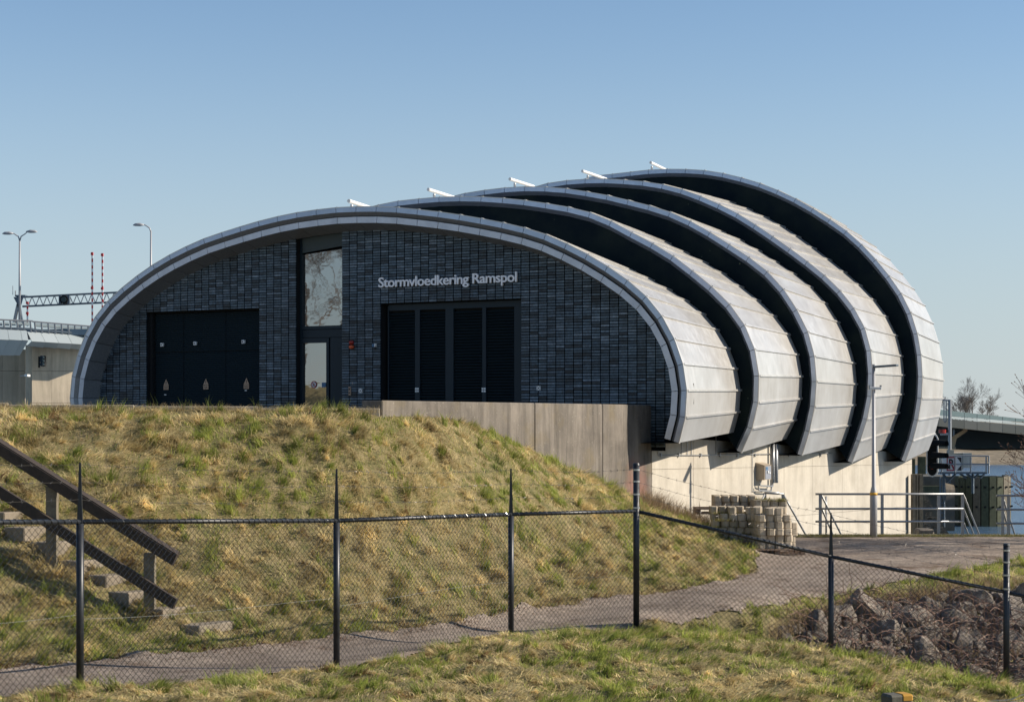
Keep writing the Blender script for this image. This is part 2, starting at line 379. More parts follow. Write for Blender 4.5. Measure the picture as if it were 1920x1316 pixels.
def hgt(x, y, bumps=True):
    x = np.asarray(x, float); y = np.asarray(y, float)
    z = h0(x, y); s = sdw(x, y)
    if bumps:
        pth = inpoly(x, y, pathpoly)
        z = z+np.where(pth, (fbm(x*.8, y*.8, 3, 2)-.5)*.02, (fbm(x*1.6, y*1.6, 21, 4)-.5)*.16+(fbm(x*4.5, y*4.5, 31, 2)-.5)*.15-.01)*np.clip(s/.7, 0, 1)
    z = np.where(s > -.09, np.minimum(z, np.where(x < CR0[0], crestz(x), 3.16)), 2.45)
    z = np.where((y > KERB_Y+.25) & (s > -.09), -2.2, z)
    return z
def ground(x, y):
    """march the picture ray of (x, y) on to the terrain, used to stand things on it"""
    D = np.arange(17, 44, .02); X = (x-CX)/FOC*D; Z = EYE+(HOR-y)/FOC*D
    Hh = hgt(X, D, False); k = int(np.argmax(Hh >= Z))
    return Vector((X[k], D[k], Hh[k]))
xs = np.arange(-13, 16.01, .11); ys = np.arange(11, 42.6, .11)
GX, GY = np.meshgrid(xs, ys); GZ = hgt(GX, GY)
def gridmesh(name, X, Y, Z, mt, mask=None):
    r, c = X.shape; V = np.stack([X, Y, Z], -1).reshape(-1, 3)
    idx = np.arange(r*c).reshape(r, c)
    F = np.stack([idx[:-1, :-1], idx[:-1, 1:], idx[1:, 1:], idx[1:, :-1]], -1).reshape(-1, 4)
    if mask is not None: F = F[mask.reshape(-1)]
    me = bpy.data.meshes.new(name); me.vertices.add(len(V)); me.vertices.foreach_set('co', V.ravel())
    me.loops.add(F.size); me.loops.foreach_set('vertex_index', F.ravel()); me.polygons.add(len(F))
    me.polygons.foreach_set('loop_start', np.arange(len(F))*4); me.polygons.foreach_set('use_smooth', np.ones(len(F), bool))
    me.materials.append(mt); me.update(calc_edges=True); return me
XC = (GX[:-1, :-1]+GX[1:, 1:])/2; YC = (GY[:-1, :-1]+GY[1:, 1:])/2
setp(link('ground', gridmesh('ground', GX, GY, GZ, M['soil'])), kind='structure')
def gzi(x, y):
    fx = np.clip((x-xs[0])/.11, 0, len(xs)-1.001); fy = np.clip((y-ys[0])/.11, 0, len(ys)-1.001); i = fx.astype(int); j = fy.astype(int); fx = fx-i; fy = fy-j
    return (GZ[j, i]*(1-fx)+GZ[j, i+1]*fx)*(1-fy)+(GZ[j+1, i]*(1-fx)+GZ[j+1, i+1]*fx)*fy
px_ = np.arange(-13, 16.01, .045); py_ = np.arange(19, KERB_Y+.04, .045); PX, PY = np.meshgrid(px_, py_)
pc = on_path((PX[:-1, :-1]+PX[1:, 1:])/2, (PY[:-1, :-1]+PY[1:, 1:])/2)
setp(link('path', gridmesh('path', PX, PY, gzi(PX, PY)+.022, M['path'], pc)), kind='structure')
# wide field round the near ground, terrace behind the dike crest
mb = MB()
mb.add([(-400,-300,-.25),(400,-300,-.25),(400,11.1,-.25),(-400,11.1,-.25)], [(0,1,2,3)])
mb.add([(16,11.1,-.6),(60,11.1,-.6),(60,42,-.3),(16,42,-.3)], [(0,1,2,3)])
setp(mb.build('field', M['soil']), kind='structure')
mb = MB()
cA = (-17.0, float(cresty(-17))+.2); cB = (CR0[0]-.2, CR0[1]+.2); c1 = WP+A_*16-U*.2; c2 = c1-U*40
mb.add([(*cA, 2.47), (*cB, 2.47), (*c1, 2.47), (*c2, 2.47), (-60, 60, 2.47), (-60, 28, 2.47)], [(0, 1, 2, 3, 4, 5)])
setp(mb.build('terrace', M['slab']), kind='structure')
mb = MB().add([(-900,42.3,-1.2),(1500,42.3,-1.2),(1500,192,-1.2),(-900,192,-1.2)], [(0,1,2,3)])
setp(mb.build('water', M['water']), kind='structure')
X = np.linspace(-900, 1500, 500); Y = np.array([170, 174, 177, 180, 184, 260, 5000]); SX, SY = np.meshgrid(X, Y)
SZ = np.interp(SY, [170, 174, 184, 260], [-2.2, -1.4, -.05, .1])+(fbm(SX*.3, SY*.5, 2)-.5)*.8*((SY > 173) & (SY < 185))
setp(link('far_bank', gridmesh('far_bank', SX, SY, SZ, M['bank'])), kind='structure')
mb = MB(); mb.box((4.3, KERB_Y, -2.5), (16.5, KERB_Y+.32, .44))
quay = thing('quay_edge', 'low concrete quay edge with moss along the back of the asphalt yard', 'kerb')
mb = MB()
kx = 4.3
while kx < 24:
    MB().box((kx, KERB_Y+.02, -2.5), (kx+1.98, KERB_Y+.34, .43+random.uniform(-.006, .006))).build('kerb_block', M['slab'], quay, bevel=.012); kx += 2.0

bx_ = np.linspace(-95, -42, 40); by_ = np.linspace(-60, 62, 70); EX, EYY = np.meshgrid(bx_, by_)
EZ = np.clip(np.minimum((-42-EX)*.45, (EX+95)*.45), 0, 5.2)*np.clip((62-EYY)/12, 0, 1)*np.clip((EYY+60)/12, 0, 1)+(fbm(EX*.3, EYY*.3, 4)-.5)*.8-.3
setp(link('embankment', gridmesh('embankment', EX, EYY, EZ, M['soil'])), kind='structure')
# ------------------------------------------------------------------ the barrier building
F1 = [(131.3,755.4),(132,726.5),(138,690),(150.5,650.5),(167,612.5),(190,577.6),(214,553),(238.6,532),(266,510.7),(296,491),(326.8,473.6),(358.7,458.4),(390.6,444.7),(425,434),(458,423.5),(493,413.4),(528,405),(564.6,398),(598,393.7),(634.5,389.5),(662,388.5),(700,388),(731.8,388.5),(759,391),(829,398.8),(862.5,403.7),(932,416),(992,430),(1036,445),(1075.5,464.5),(1115,485),(1154.5,510.7),(1192.5,538),(1227.5,573),(1253,612.5),(1273,656.6),(1286,706.8),(1288,757),(1280.5,805),(1272,830.7)]
F2 = [(724,381),(760,376),(818.7,370.5),(867,369),(908,370),(956,373.5),(997.5,378),(1080,391.7),(1128,406),(1180,434.7),(1220,455),(1259,478),(1291,503),(1330,534),(1364,566),(1391.5,601),(1412,642),(1422,690),(1424,735.5),(1416.6,783),(1400.6,829),(1389,848.6)]
F3 = [(880.6,361),(928.8,355),(959.7,351.5),(1004.4,350.5),(1052.5,353),(1104,360.8),(1148.8,369),(1190,379.7),(1236.5,391),(1277.5,407),(1314,426),(1350.5,448.5),(1382,469),(1419,493),(1449,519),(1473.6,548.5),(1494,581),(1512,614.6),(1524.7,653),(1530.6,698),(1530,742),(1524,783),(1514.6,817.6),(1503,854)]
F4 = [(1035,342),(1087,337),(1135,336),(1200,340),(1245.6,347),(1286.6,358),(1318.6,371),(1355,387),(1391.5,406),(1428,430),(1464.5,455),(1499,480),(1535,507.5),(1562,531),(1586,557.6),(1606,585),(1621.8,614.6),(1631,646.6),(1635.5,683),(1636,725),(1631,765),(1617,815),(1601,854),(1596.7,867.7)]
F5 = [(1166,325.5),(1207,320),(1252,317.5),(1314,319),(1364,327),(1419,342),(1464.5,360),(1501,378),(1537.4,400),(1583,430),(1617,460),(1647,493),(1674,527),(1697,562),(1713,600),(1724,642),(1729,687.6),(1729,735),(1722,783),(1710.7,829),(1697,865.4)]
QS = {1: -.55, 2: 3.5, 3: 7.3, 4: 11.3, 5: 15.5, 6: 19.2}
LC = -4.72
base1 = np.array([hit(x, y, QS[1]) for x, y in F1])
base1 = np.vstack([[(-13.10, 2.45), (-13.2, 2.95)], base1])
def smooth_resample(P, seg):
    d = np.concatenate([[0], np.cumsum(np.hypot(*np.diff(P, axis=0).T))])
    t = np.linspace(0, d[-1], 400); Q = np.stack([np.interp(t, d, P[:, i]) for i in (0, 1)], 1)
    k = np.exp(-np.linspace(-2, 2, 17)**2); k /= k.sum()
    Qp = np.vstack([2*Q[0]-Q[8:0:-1], Q, 2*Q[-1]-Q[-2:-10:-1]])
    Q = np.stack([np.convolve(Qp[:, i], k, 'valid') for i in (0, 1)], 1)
    n = int(round(d[-1]/seg)); return np.stack([np.interp(np.linspace(0, d[-1], n+1), t, Q[:, i]) for i in (0, 1)], 1)
OUT = {1: smooth_resample(base1, .56)}
for k, Fk, sy, b in ((2, F2, 1.18, -.3), (3, F3, 1.3, -.3), (4, F4, 1.45, -.5), (5, F5, 1.63, -.6)):
    B = np.array([hit(x, y, QS[k]) for x, y in Fk])
    Af = base1.copy(); Af[:, 1] = 2.5+b+(Af[:, 1]-2.5)*sy
    left = Af[Af[:, 0] < B[0, 0]-.9]; left = left[:int(np.argmax(left[:, 0]))+1]
    OUT[k] = smooth_resample(np.vstack([left, B]), .62)
def offs(P, d):
    """outline moved inwards by d"""
    T = np.gradient(P, axis=0); T /= np.hypot(T[:, 0], T[:, 1])[:, None]
    return P+np.stack([T[:, 1], -T[:, 0]], 1)*d
REAR = {1: (.94, .88, -.1), 2: (.95, .94, -.05), 3: (.955, .985, -.12), 4: (.94, 1.02, -.04), 5: (.94, .99, -.12)}
def rear(P, k):
    sx_, sz_, b_ = REAR[k]; z = P[:, 1]-5
    R = P.copy(); R[:, 0] = LC+(P[:, 0]-LC)*sx_; R[:, 1] = 5+b_+np.where(z < 0, z*.88, z*sz_); return R
BL = thing('storm_barrier_building', 'arched building of five stepped metal shells with a dark brick front', 'building', (OB[0], OB[1], 0), -TH)
def L3(p, q): return (p[0], q, p[1])
def quadpanel(name, mt, a, b, c, d, th, parent=BL, smooth=False):
    """four corners a b c d (3D local), thickness th behind them"""
    a, b, c, d = map(Vector, (a, b, c, d)); n = (b-a).cross(d-a).normalized()*th
    mb = MB().add([a, b, c, d, a-n, b-n, c-n, d-n], [(0,1,2,3),(7,6,5,4),(0,4,5,1),(1,5,6,2),(2,6,7,3),(3,7,4,0)])
    return mb.build(name, mt, parent)
def lerp(a, b, t): return a+(b-a)*t
G = .006
for k in range(1, 6):
    P = OUT[k]; q = QS[k]; R = rear(P, k); qr = QS[k+1]+.10
    o1 = offs(P, .11); o2 = offs(P, .24); n = len(P)
    for i in range(n-1):
        f = G/np.hypot(*(P[i+1]-P[i]))
        a, b = lerp(P[i], P[i+1], f), lerp(P[i], P[i+1], 1-f); c, d = lerp(o1[i], o1[i+1], 1-f), lerp(o1[i], o1[i+1], f)
        quadpanel('fascia_panel', M['fascia'], L3(d, q), L3(c, q), L3(b, q), L3(a, q), .09)
        ra, rb = lerp(R[i], R[i+1], f), lerp(R[i], R[i+1], 1-f)
        quadpanel('roof_panel', M['panel'], L3(a, q+.012), L3(b, q+.012), L3(rb, qr), L3(ra, qr), .03)
    nrm = (P-o1)/.11
    for i in range(1, n-1):
        e = nrm[i]*.035; T = np.array([nrm[i][1], -nrm[i][0]])*.022
        s0 = lerp(np.append(P[i], q), np.append(R[i], qr), .01); s1 = np.append(R[i], qr)
        def pt(s, sg, up): return (s[0]+T[0]*sg+e[0]*up, s[2], s[1]+T[1]*sg+e[1]*up)
        MB().add([pt(s0,-1,-.3),pt(s0,1,-.3),pt(s0,1,1),pt(s0,-1,1),pt(s1,-1,-.3),pt(s1,1,-.3),pt(s1,1,1),pt(s1,-1,1)],
                 [(0,1,2,3),(7,6,5,4),(0,4,5,1),(1,5,6,2),(2,6,7,3),(3,7,4,0)]).build('standing_seam', M['panel'], BL)
    mb = MB()                                              # bright flange along the lip
    e1 = P+nrm*.018
    for i in range(n-1):
        mb.add([L3(P[i], q-.004), L3(P[i+1], q-.004), L3(e1[i+1], q-.004), L3(e1[i], q-.004), L3(P[i], q+.05), L3(P[i+1], q+.05), L3(e1[i+1], q+.05), L3(e1[i], q+.05)],
               [(0,1,2,3),(3,2,6,7),(4,7,6,5),(0,4,5,1)])
    mb.build('edge_flange', M['panel'], BL)
    mb = MB()                                              # return behind the fascia
    dk = .16 if k > 1 else .12; o3 = offs(P, .22)
    for i in range(n-1):
        mb.add([L3(o1[i], q+.01), L3(o1[i+1], q+.01), L3(o3[i+1], q+dk), L3(o3[i], q+dk)], [(0, 1, 2, 3)])
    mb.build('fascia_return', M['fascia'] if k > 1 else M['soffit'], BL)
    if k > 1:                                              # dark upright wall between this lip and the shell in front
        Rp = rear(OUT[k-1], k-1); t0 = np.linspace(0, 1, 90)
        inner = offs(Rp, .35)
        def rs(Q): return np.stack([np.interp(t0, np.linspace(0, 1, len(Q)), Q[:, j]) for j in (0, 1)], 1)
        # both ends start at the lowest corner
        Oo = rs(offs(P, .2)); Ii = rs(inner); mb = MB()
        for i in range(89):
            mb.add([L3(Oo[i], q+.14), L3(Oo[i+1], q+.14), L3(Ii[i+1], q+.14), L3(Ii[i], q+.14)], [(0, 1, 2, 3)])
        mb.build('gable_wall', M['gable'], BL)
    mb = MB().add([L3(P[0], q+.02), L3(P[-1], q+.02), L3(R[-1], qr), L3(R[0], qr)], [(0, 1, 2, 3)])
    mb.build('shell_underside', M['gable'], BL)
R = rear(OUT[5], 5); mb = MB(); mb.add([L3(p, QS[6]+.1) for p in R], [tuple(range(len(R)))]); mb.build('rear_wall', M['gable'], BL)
# ring 1: inner strip, soffit
P = OUT[1]; q = QS[1]; s0 = offs(P, .22); s1 = offs(P, .36); s2 = offs(P, .50)
for i in range(len(P)-1):
    f = .012
    def ll(Q): return lerp(Q[i], Q[i+1], f), lerp(Q[i], Q[i+1], 1-f)
    a, b = ll(s0); c, d = ll(s1); e, g_ = ll(s2)
    quadpanel('inner_strip', M['strip'], L3(c, q+.05), L3(d, q+.05), L3(b, q+.05), L3(a, q+.05), .02)
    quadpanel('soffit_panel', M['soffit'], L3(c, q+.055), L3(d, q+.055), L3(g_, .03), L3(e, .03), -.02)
INN = offs(P, .50)
ti = np.argmax(INN[:, 0]); ti0 = np.argmin(INN[:, 0])
def topz(l):
    return float(np.interp(l, INN[ti0:ti+1, 0], INN[ti0:ti+1, 1]))
def botz(l):   # the outline turns back in below its widest point on the right
    if l > INN[-1, 0]: return float(np.interp(-l, -INN[ti:, 0], INN[ti:, 1]))
    return 2.45
def lx(x, y=700, q=0): return hit(x, y, q)[0]
gar = (lx(272), lx(492), (hit(272, 584)[1]+hit(492, 577)[1])/2)
ent = (lx(549), lx(640), 99)
lou = (lx(716), lx(970), (hit(715, 571)[1]+hit(969, 559)[1])/2)
OPEN = [gar, ent, lou]
# snap openings to the brick bond
OPEN = [(round(a/BW)*BW, round(b/BW)*BW, BZ+round((z-BZ)/BH)*BH) for a, b, z in OPEN]; gar, ent, lou = OPEN
brick_me = MB().box((.011, -.018, .009), (BW-.011, .02, BH-.009)).mesh('brick', M['brick'])
bricks = []; back = MB()
i0 = int(math.floor(INN[ti0, 0]/BW)); i1 = int(math.ceil(INN[ti, 0]/BW))
for i in range(i0, i1+1):
    l0, l1 = i*BW, (i+1)*BW; lm = (l0+l1)/2
    lmc = min(max(lm, INN[ti0, 0]+.01), INN[ti, 0]-.01); zt = topz(lmc)+.12; zb = botz(lmc)-.1
    op = [o for o in OPEN if o[0]-1e-6 <= l0 and l1 <= o[1]+1e-6]
    lo = max(zb, op[0][2]) if op else zb
    if lo < zt:
        back.add([(l0, .012, lo), (l1, .012, lo), (l1, .012, zt), (l0, .012, zt)], [(0, 1, 2, 3)])
        for j in range(int(round((max(lo, BZ)-BZ)/BH)), 200):
            z = BZ+j*BH
            if z+BH > zt+.03: break
            if z < lo-.001: continue
            bricks.append((l0, z))
back.build('mortar_backing', M['mortar'], BL)
bricks.sort(key=lambda b: -b[0]-(.5 if b[1] > 3.5 else -2))
vis = [b for b in bricks if b[1] > 3.3]; rest = [b for b in bricks if b[1] <= 3.3]
for n_, (l, z) in enumerate(vis[:290]):
    link('brick', brick_me, BL, (l, random.uniform(-.004, .003), z))
mb = MB()
for l, z in vis[290:]+rest:
    y = random.uniform(-.004, .003); mb.box((l+.011, -.018+y, z+.009), (l+BW-.011, .011, z+BH-.009))
setp(mb.build('brickwork', M['brick'], BL), kind='stuff')
mb = MB()
for a, b, z in (gar, lou):
    mb.box((a-.02, .013, 2.4), (a, .30, z+.02)); mb.box((b, .013, 2.4), (b+.02, .30, z+.02)); mb.box((a-.02, .013, z), (b+.02, .30, z+.03))
a, b, z = ent; mb.box((a-.02, .013, 2.4), (a, .30, 7.9)); mb.box((b, .013, 2.4), (b+.02, .30, 7.9))
mb.build('opening_reveals', M['black'], BL)
# garage door: three leaves by two rows of ribbed sheet
gd = thing('x', None, None); bpy.data.objects.remove(gd)
gd = bpy.data.objects.new('garage_door', None); C.objects.link(gd); gd.parent = BL
xsp = [gar[0]+.10, lx(345, 650, .2), lx(424, 650, .2), gar[1]]; zsp = [2.45, hit(380, 659, .2)[1], gar[2]-.03]
for i in range(3):
    for j in range(2):
        a, b = xsp[i]+.008, xsp[i+1]-.008; z0, z1 = zsp[j]+.008, zsp[j+1]-.008; mb = MB(); z = z0
        while z < z1-.001:
            zt = min(z+.05, z1)
            mb.add([(a,.20,z),(b,.20,z),(b,.185,z+(zt-z)*.5),(a,.185,z+(zt-z)*.5),(b,.20,zt-.006),(a,.20,zt-.006),(b,.215,zt),(a,.215,zt)], [(0,1,2,3),(3,2,4,5),(5,4,6,7)]); z = zt
        mb.build('door_panel', M['door'], gd)
MB().box((gar[0], .10, 2.45), (gar[0]+.09, .26, gar[2])).build('door_frame', M['black'], gd)
MB().box((gar[0], .225, 2.45), (gar[1], .24, gar[2])).build('door_backing', M['black'], gd)
# louvred doors
ld = bpy.data.objects.new('louvred_door', None); C.objects.link(ld); ld.parent = BL
zt = lou[2]; F_ = M['frame']
edges = [(728,779),(788,836),(851,905),(912,965)]; lq = .17
ex = [(lx(a, 650, lq), lx(b, 650, lq)) for a, b in edges]
mb = MB(); prev = lou[0]+.12
for a, b in ex: mb.box((prev, lq-.02, 2.45), (a, lq+.05, zt-.05)); prev = b
mb.box((prev, lq-.02, 2.45), (lou[1]-.01, lq+.05, zt-.05)); mb.box((lou[0]+.12, lq-.025, zt-.16), (lou[1]-.01, lq+.055, zt-.02))
mb.build('door_frame', F_, ld); MB().box((lou[0], .26, 2.45), (lou[1], .28, zt)).build('door_backing', M['black'], ld)
wid = [b-a for a, b in ex]; slm = {}
for (a, b) in ex:
    key = round(b-a, 2)
    if key not in slm: slm[key] = MB().add([(0,0,0),(b-a,0,0),(b-a,.055,.052),(0,.055,.052),(0,.006,-.006),(b-a,.006,-.006),(b-a,.061,.046),(0,.061,.046)], [(0,1,2,3),(7,6,5,4),(0,4,5,1),(1,5,6,2),(2,6,7,3),(3,7,4,0)]).mesh('slat', M['slat'])
    z = 3.0
    while z < zt-.2: link('slat', slm[key], ld, (a, lq-.005, z)); z += .066
    MB().box((a, lq+.07, 2.45), (b, lq+.08, 3.0)).build('kick_plate', M['slat'], ld)
for x in (783, 908):
    l, z = hit(x, 731, lq); mb = MB()
    for i in (-1, 1):
        for j in (-1, 1): mb.box((l+i*.028-.022, lq-.032, z+j*.028-.022), (l+i*.028+.022, lq-.02, z+j*.028+.022))
    mb.build('door_label', M['white'], ld)
# entrance strip
en = bpy.data.objects.new('entrance', None); C.objects.link(en); en.parent = BL
q = .16
a, b = ent[0], ent[1]; wa, wb = lx(561, 560, q), b
zwt0, zwt1 = hit(561, 479, q)[1], hit(640, 466, q)[1]; zwb = (hit(561, 612, q)[1]+hit(640, 610, q)[1])/2
top = topz(b)+.2
MB().add([(a+.08, q-.03, hit(556, 476, q)[1]), (b, q-.03, hit(640, 461, q)[1]), (b, q-.03, top), (a+.08, q-.03, top)], [(0,1,2,3)]).build('header_panel', M['frame2'], en)
fr = MB(); fr.box((a+.06, q-.02, 2.45), (wa, q+.04, top)); fr.box((wa, q-.015, zwb-.08), (b, q+.04, zwb)); fr.build('window_frame', M['frame'], en)
MB().add([(wa, q+.02, zwb), (wb, q+.02, zwb), (wb, q+.02, zwt1), (wa, q+.02, zwt0)], [(0,1,2,3)]).build('window_pane', M['glass'], en)
zd = hit(595, 633, q)[1]
MB().box((wa, q, zd), (b, q+.03, zwb-.09)).build('transom_panel', M['frame'], en)
da, db = lx(565, 700, q), lx(612, 700, q); zg = hit(588, 643, q)[1]
dr = MB(); dr.box((wa, q-.01, 2.45), (da, q+.04, zd-.01)); dr.box((db, q-.01, 2.45), (lx(617, 700, q), q+.04, zd-.01)); dr.box((da, q-.012, zg), (db, q+.04, zd-.01)); dr.box((da, q-.012, 2.45), (db, q+.04, 2.6))
dob = dr.build('door', M['frame'], en)
MB().add([(da, q+.02, 2.6), (db, q+.02, 2.6), (db, q+.02, zg), (da, q+.02, zg)], [(0,1,2,3)]).build('door_glass', M['glass'], dob)
MB().box((lx(619, 700, q), q+.005, 2.45), (b, q+.03, zd-.01)).build('side_panel', M['frame'], en)
MB().box((lx(603,720,q), q+.006, hit(607,726,q)[1]), (lx(610.5,720,q), q+.016, hit(607,717,q)[1])).build('door_notice', M['blue'], dob)
def disc(l, z, r, y, n=20, r0=0):
    mb = MB()
    if r0:
        for i in range(n):
            t0, t1 = 2*math.pi*i/n, 2*math.pi*(i+1)/n
            mb.add([(l+r*math.cos(t), y, z+r*math.sin(t)) for t in (t0, t1)]+[(l+r0*math.cos(t), y, z+r0*math.sin(t)) for t in (t1, t0)], [(0,1,2,3)])
    else: mb.add([(l+r*math.cos(2*math.pi*i/n), y, z+r*math.sin(2*math.pi*i/n)) for i in range(n)], [tuple(range(n))])
    return mb
l, z = hit(588, 721, q)
ns = disc(l, z, .085, q+.008).build('no_smoking_sign', M['white'], dob)
disc(l, z, .085, q+.005, r0=.064).build('red_ring', mat('sign_red', (.35, .02, .04), .5), ns)
mb = MB().bar((l-.055, q+.003, z+.055), (l+.055, q+.003, z-.055), .018, .002, (0,1,0)); mb.build('red_slash', mat('sign_red_slash', (.35, .02, .04), .5), ns)
MB().box((l-.04, q+.0055, z-.035), (l+.015, q+.007, z-.015)).box((l+.0, q+.0055, z-.01), (l+.02, q+.007, z+.035)).build('print', M['sign_blk'], ns)
# lettering
TX = 'Stormvloedkering Ramspol'
def txt(s):
    cu = bpy.data.curves.new('t', 'FONT'); cu.body = s; cu.size = 1; cu.extrude = .07; cu.offset = .013; cu.resolution_u = 3
    cu.space_character = .93
    o = bpy.data.objects.new('t', cu); C.objects.link(o); dg = bpy.context.evaluated_depsgraph_get()
    me = bpy.data.meshes.new_from_object(o.evaluated_get(dg)); bpy.data.objects.remove(o)
    return me
def mx(me): return max(v.co.x for v in me.vertices)
cache = {c: txt(c) for c in set(TX.replace(' ', ''))}
for c, me in cache.items(): me.name = 'letter'; me.materials.clear(); me.materials.append(M['letter'])
full = mx(txt(TX)); la = hit(710, 540, -.05)[0]; lb = hit(970, 528, -.05)[0]; za = (hit(710, 539.5, -.05)[1]+hit(970, 527.5, -.05)[1])/2
sx = (lb-la)/full; sz = .225/.70
for i, c in enumerate(TX):
    if c == ' ': continue
    me = cache[c]; xo = mx(txt(TX[:i+1]))-mx(me)
    o = link('letter', me, BL, (la+xo*sx, -.06, za)); o.rotation_euler = (math.pi/2, 0, 0); o.scale = (sx, sz, .3)
# roof tubes
for k, (x0, y0, x1, y1) in enumerate([(654,377,694,390),(803,355.5,852,371),(956,336,1000,350),(1092,321,1136,336),(1220,305,1247,318)]):
    qa = QS[k+1]+.3; a = hit(x0, y0, qa); b = hit(x1, y1, qa+1.3)
    mb = MB().tube([L3(a, qa), L3(b, qa+1.3)], .045, 10); mb.build('roof_tube', M['white'], BL, smooth=False)
    m_ = ((a[0]+b[0])/2, (a[1]+b[1])/2); mb = MB().box((m_[0]-.05-.15, qa+.55, m_[1]-.5), (m_[0]+.0-.15, qa+.6, m_[1])); mb.build('tube_post', M['white'], BL)

# ---- small fittings fixed on the front (each its own thing)
def bl(l, q, z): p = OB+U*l+A_*q; return Vector((p[0], p[1], z))
def fitting(name, label, cat, x, y, q=0, group=None):
    l, z = hit(x, y, q); return thing(name, label, cat, bl(l, q, z), -TH, group)
for x, y, wh, low in ((311.5,721,'left',(310,740)),(386,720,'middle',None),(462,719,'right',(461,732))):
    t = fitting('warning_sign', f'faded triangular warning sign on the {wh} leaf of the ribbed garage door', 'warning sign', x, y, .18, 'warning signs on the garage door')
    MB().add([(-.085,0,-.02),(.085,0,-.02),(0,0,.14)], [(0,1,2)]).build('triangle_plate', M['sign_tan'], t)
    MB().box((-.08,-.004,-.13),(.08,0,-.03)).build('text_plate', M['sign_tan'], t)
    MB().box((-.008,-.004,.03),(.008,-.002,.085)).box((-.008,-.004,.008),(.008,-.002,.022)).build('exclamation_mark', M['sign_blk'], t)
    MB().box((-.06,-.007,-.065),(.06,-.005,-.058)).box((-.06,-.007,-.085),(.05,-.005,-.078)).box((-.06,-.007,-.105),(.06,-.005,-.098)).build('print', M['sign_blk'], t)
    if low: l2, z2 = hit(*low, .18); l1, z1 = hit(x, y, .18); MB().box((l2-l1-.035,-.004,z2-z1-.012),(l2-l1+.035,0,z2-z1+.012)).build('number_plate', M['white'], t)
for x, y, wh in ((305.5,646.5,'left'),(367.5,644,'middle'),(458,641,'right')):
    t = fitting('door_sensor', f'small white sensor box on the {wh} part of the ribbed garage door', 'sensor', x, y, .18, 'sensor boxes on the garage door')
    MB().box((-.045,-.06,-.045),(.045,0,.045)).build('housing', M['white'], t, bevel=.008); disc(-.005, 0, .018, -.063, 10).build('lens', M['black'], t)
t = fitting('alarm_beacon', 'stacked red and orange alarm lights on the brick wall right of the entrance', 'alarm light', 659, 647, -.06)
for dz, mt in ((.06, 'red'), (-.045, 'orange')):
    mb = MB().tube([(0, 0, dz-.045), (0, 0, dz-.03), (0, 0, dz), (0, 0, dz+.03), (0, 0, dz+.045)], [.03, .055, .065, .055, .03], 12); mb.build('lamp_lens', M[mt], t, smooth=True)
MB().box((-.03, .04, -.1), (.03, .06, .12)).build('back_plate', M['frame'], t)
t = fitting('motion_sensor', 'small blue and white sensor on the brick beside the louvred doors', 'sensor', 702, 648, -.04)
MB().box((-.05,-.03,-.03),(.02,.03,.04)).build('housing', M['blue'], t); MB().box((.02,-.035,-.03),(.05,.03,.045)).build('cover', M['white'], t); MB().box((-.01,-.02,-.07),(.02,.03,-.035)).build('cable_gland', M['sign_blk'], t)
t = fitting('intercom', 'beige intercom with buttons on the brick right of the entrance door', 'intercom', 656, 733, -.03)
MB().box((-.03,-.02,-.1),(.03,.02,.1)).build('housing', M['sign_tan'], t, bevel=.005); MB().box((-.018,-.025,.02),(.018,-.02,.07)).box((-.018,-.025,-.06),(.018,-.02,-.02)).build('buttons', M['sign_blk'], t)
t = fitting('doorbell', 'tiny grey bell push above the intercom', 'doorbell', 661, 718, -.02); MB().box((-.016,-.012,-.025),(.016,.01,.025)).build('housing', M['galv'], t, bevel=.004)
for x, y, lab in ((676, 732.5, 'square white plate with black pattern right of the intercom'), (1010, 727.5, 'square white plate with black pattern right of the louvred doors')):
    t = fitting('socket_plate', lab, 'wall plate', x, y, -.015)
    MB().box((-.05,-.008,-.05),(.05,.008,.05)).build('plate', M['white'], t); mb = MB()
    for i, j in ((-1,-1),(1,-1),(-1,1),(1,1)): mb.box((i*.032-.008,-.012,j*.032-.008),(i*.032+.008,-.008,j*.032+.008))
    mb.box((-.018,-.012,-.012),(.018,-.008,.012)); mb.build('pattern', M['sign_blk'], t)

# ------------------------------------------------------------------ retaining wall and long concrete wall
def wl(t, off, z): p = WP+A_*t+U*off; return Vector((p[0], p[1], z))
WR = math.atan2(A_[1], A_[0])          # local x along the wall, local y to the left of it (into the building)
RW = thing('retaining_wall', 'weathered brown concrete retaining wall with vertical joints beside the grass slope', 'wall', (WP[0], WP[1], 0), WR)
ts = [wallhit(717)[0], wallhit(1003)[0], wallhit(1130)[0], 0.0]
for i in range(3):
    g0 = .0 if i == 0 else .012
    MB().box((ts[i]+g0, 0, -.6), (ts[i+1]-.012*(i < 2), .42, 3.33)).build('concrete_panel', M['retain_red'], RW, bevel=.015)
MB().box((ts[2]-.02, .03, -.6), (ts[2]+.02, .35, 3.30)).build('joint_strip', M['black'], RW)
CW = thing('concrete_side_wall', 'long pale cream concrete wall in sun beneath the metal shells', 'wall', (WP[0], WP[1], 0), WR)
cuts = [0.0]+[wallhit(x)[0] for x in (1300, 1410, 1470, 1524, 1580, 1640, 1680)]+[18.1]
def jz(t): return 1.95-.26*t/18.1
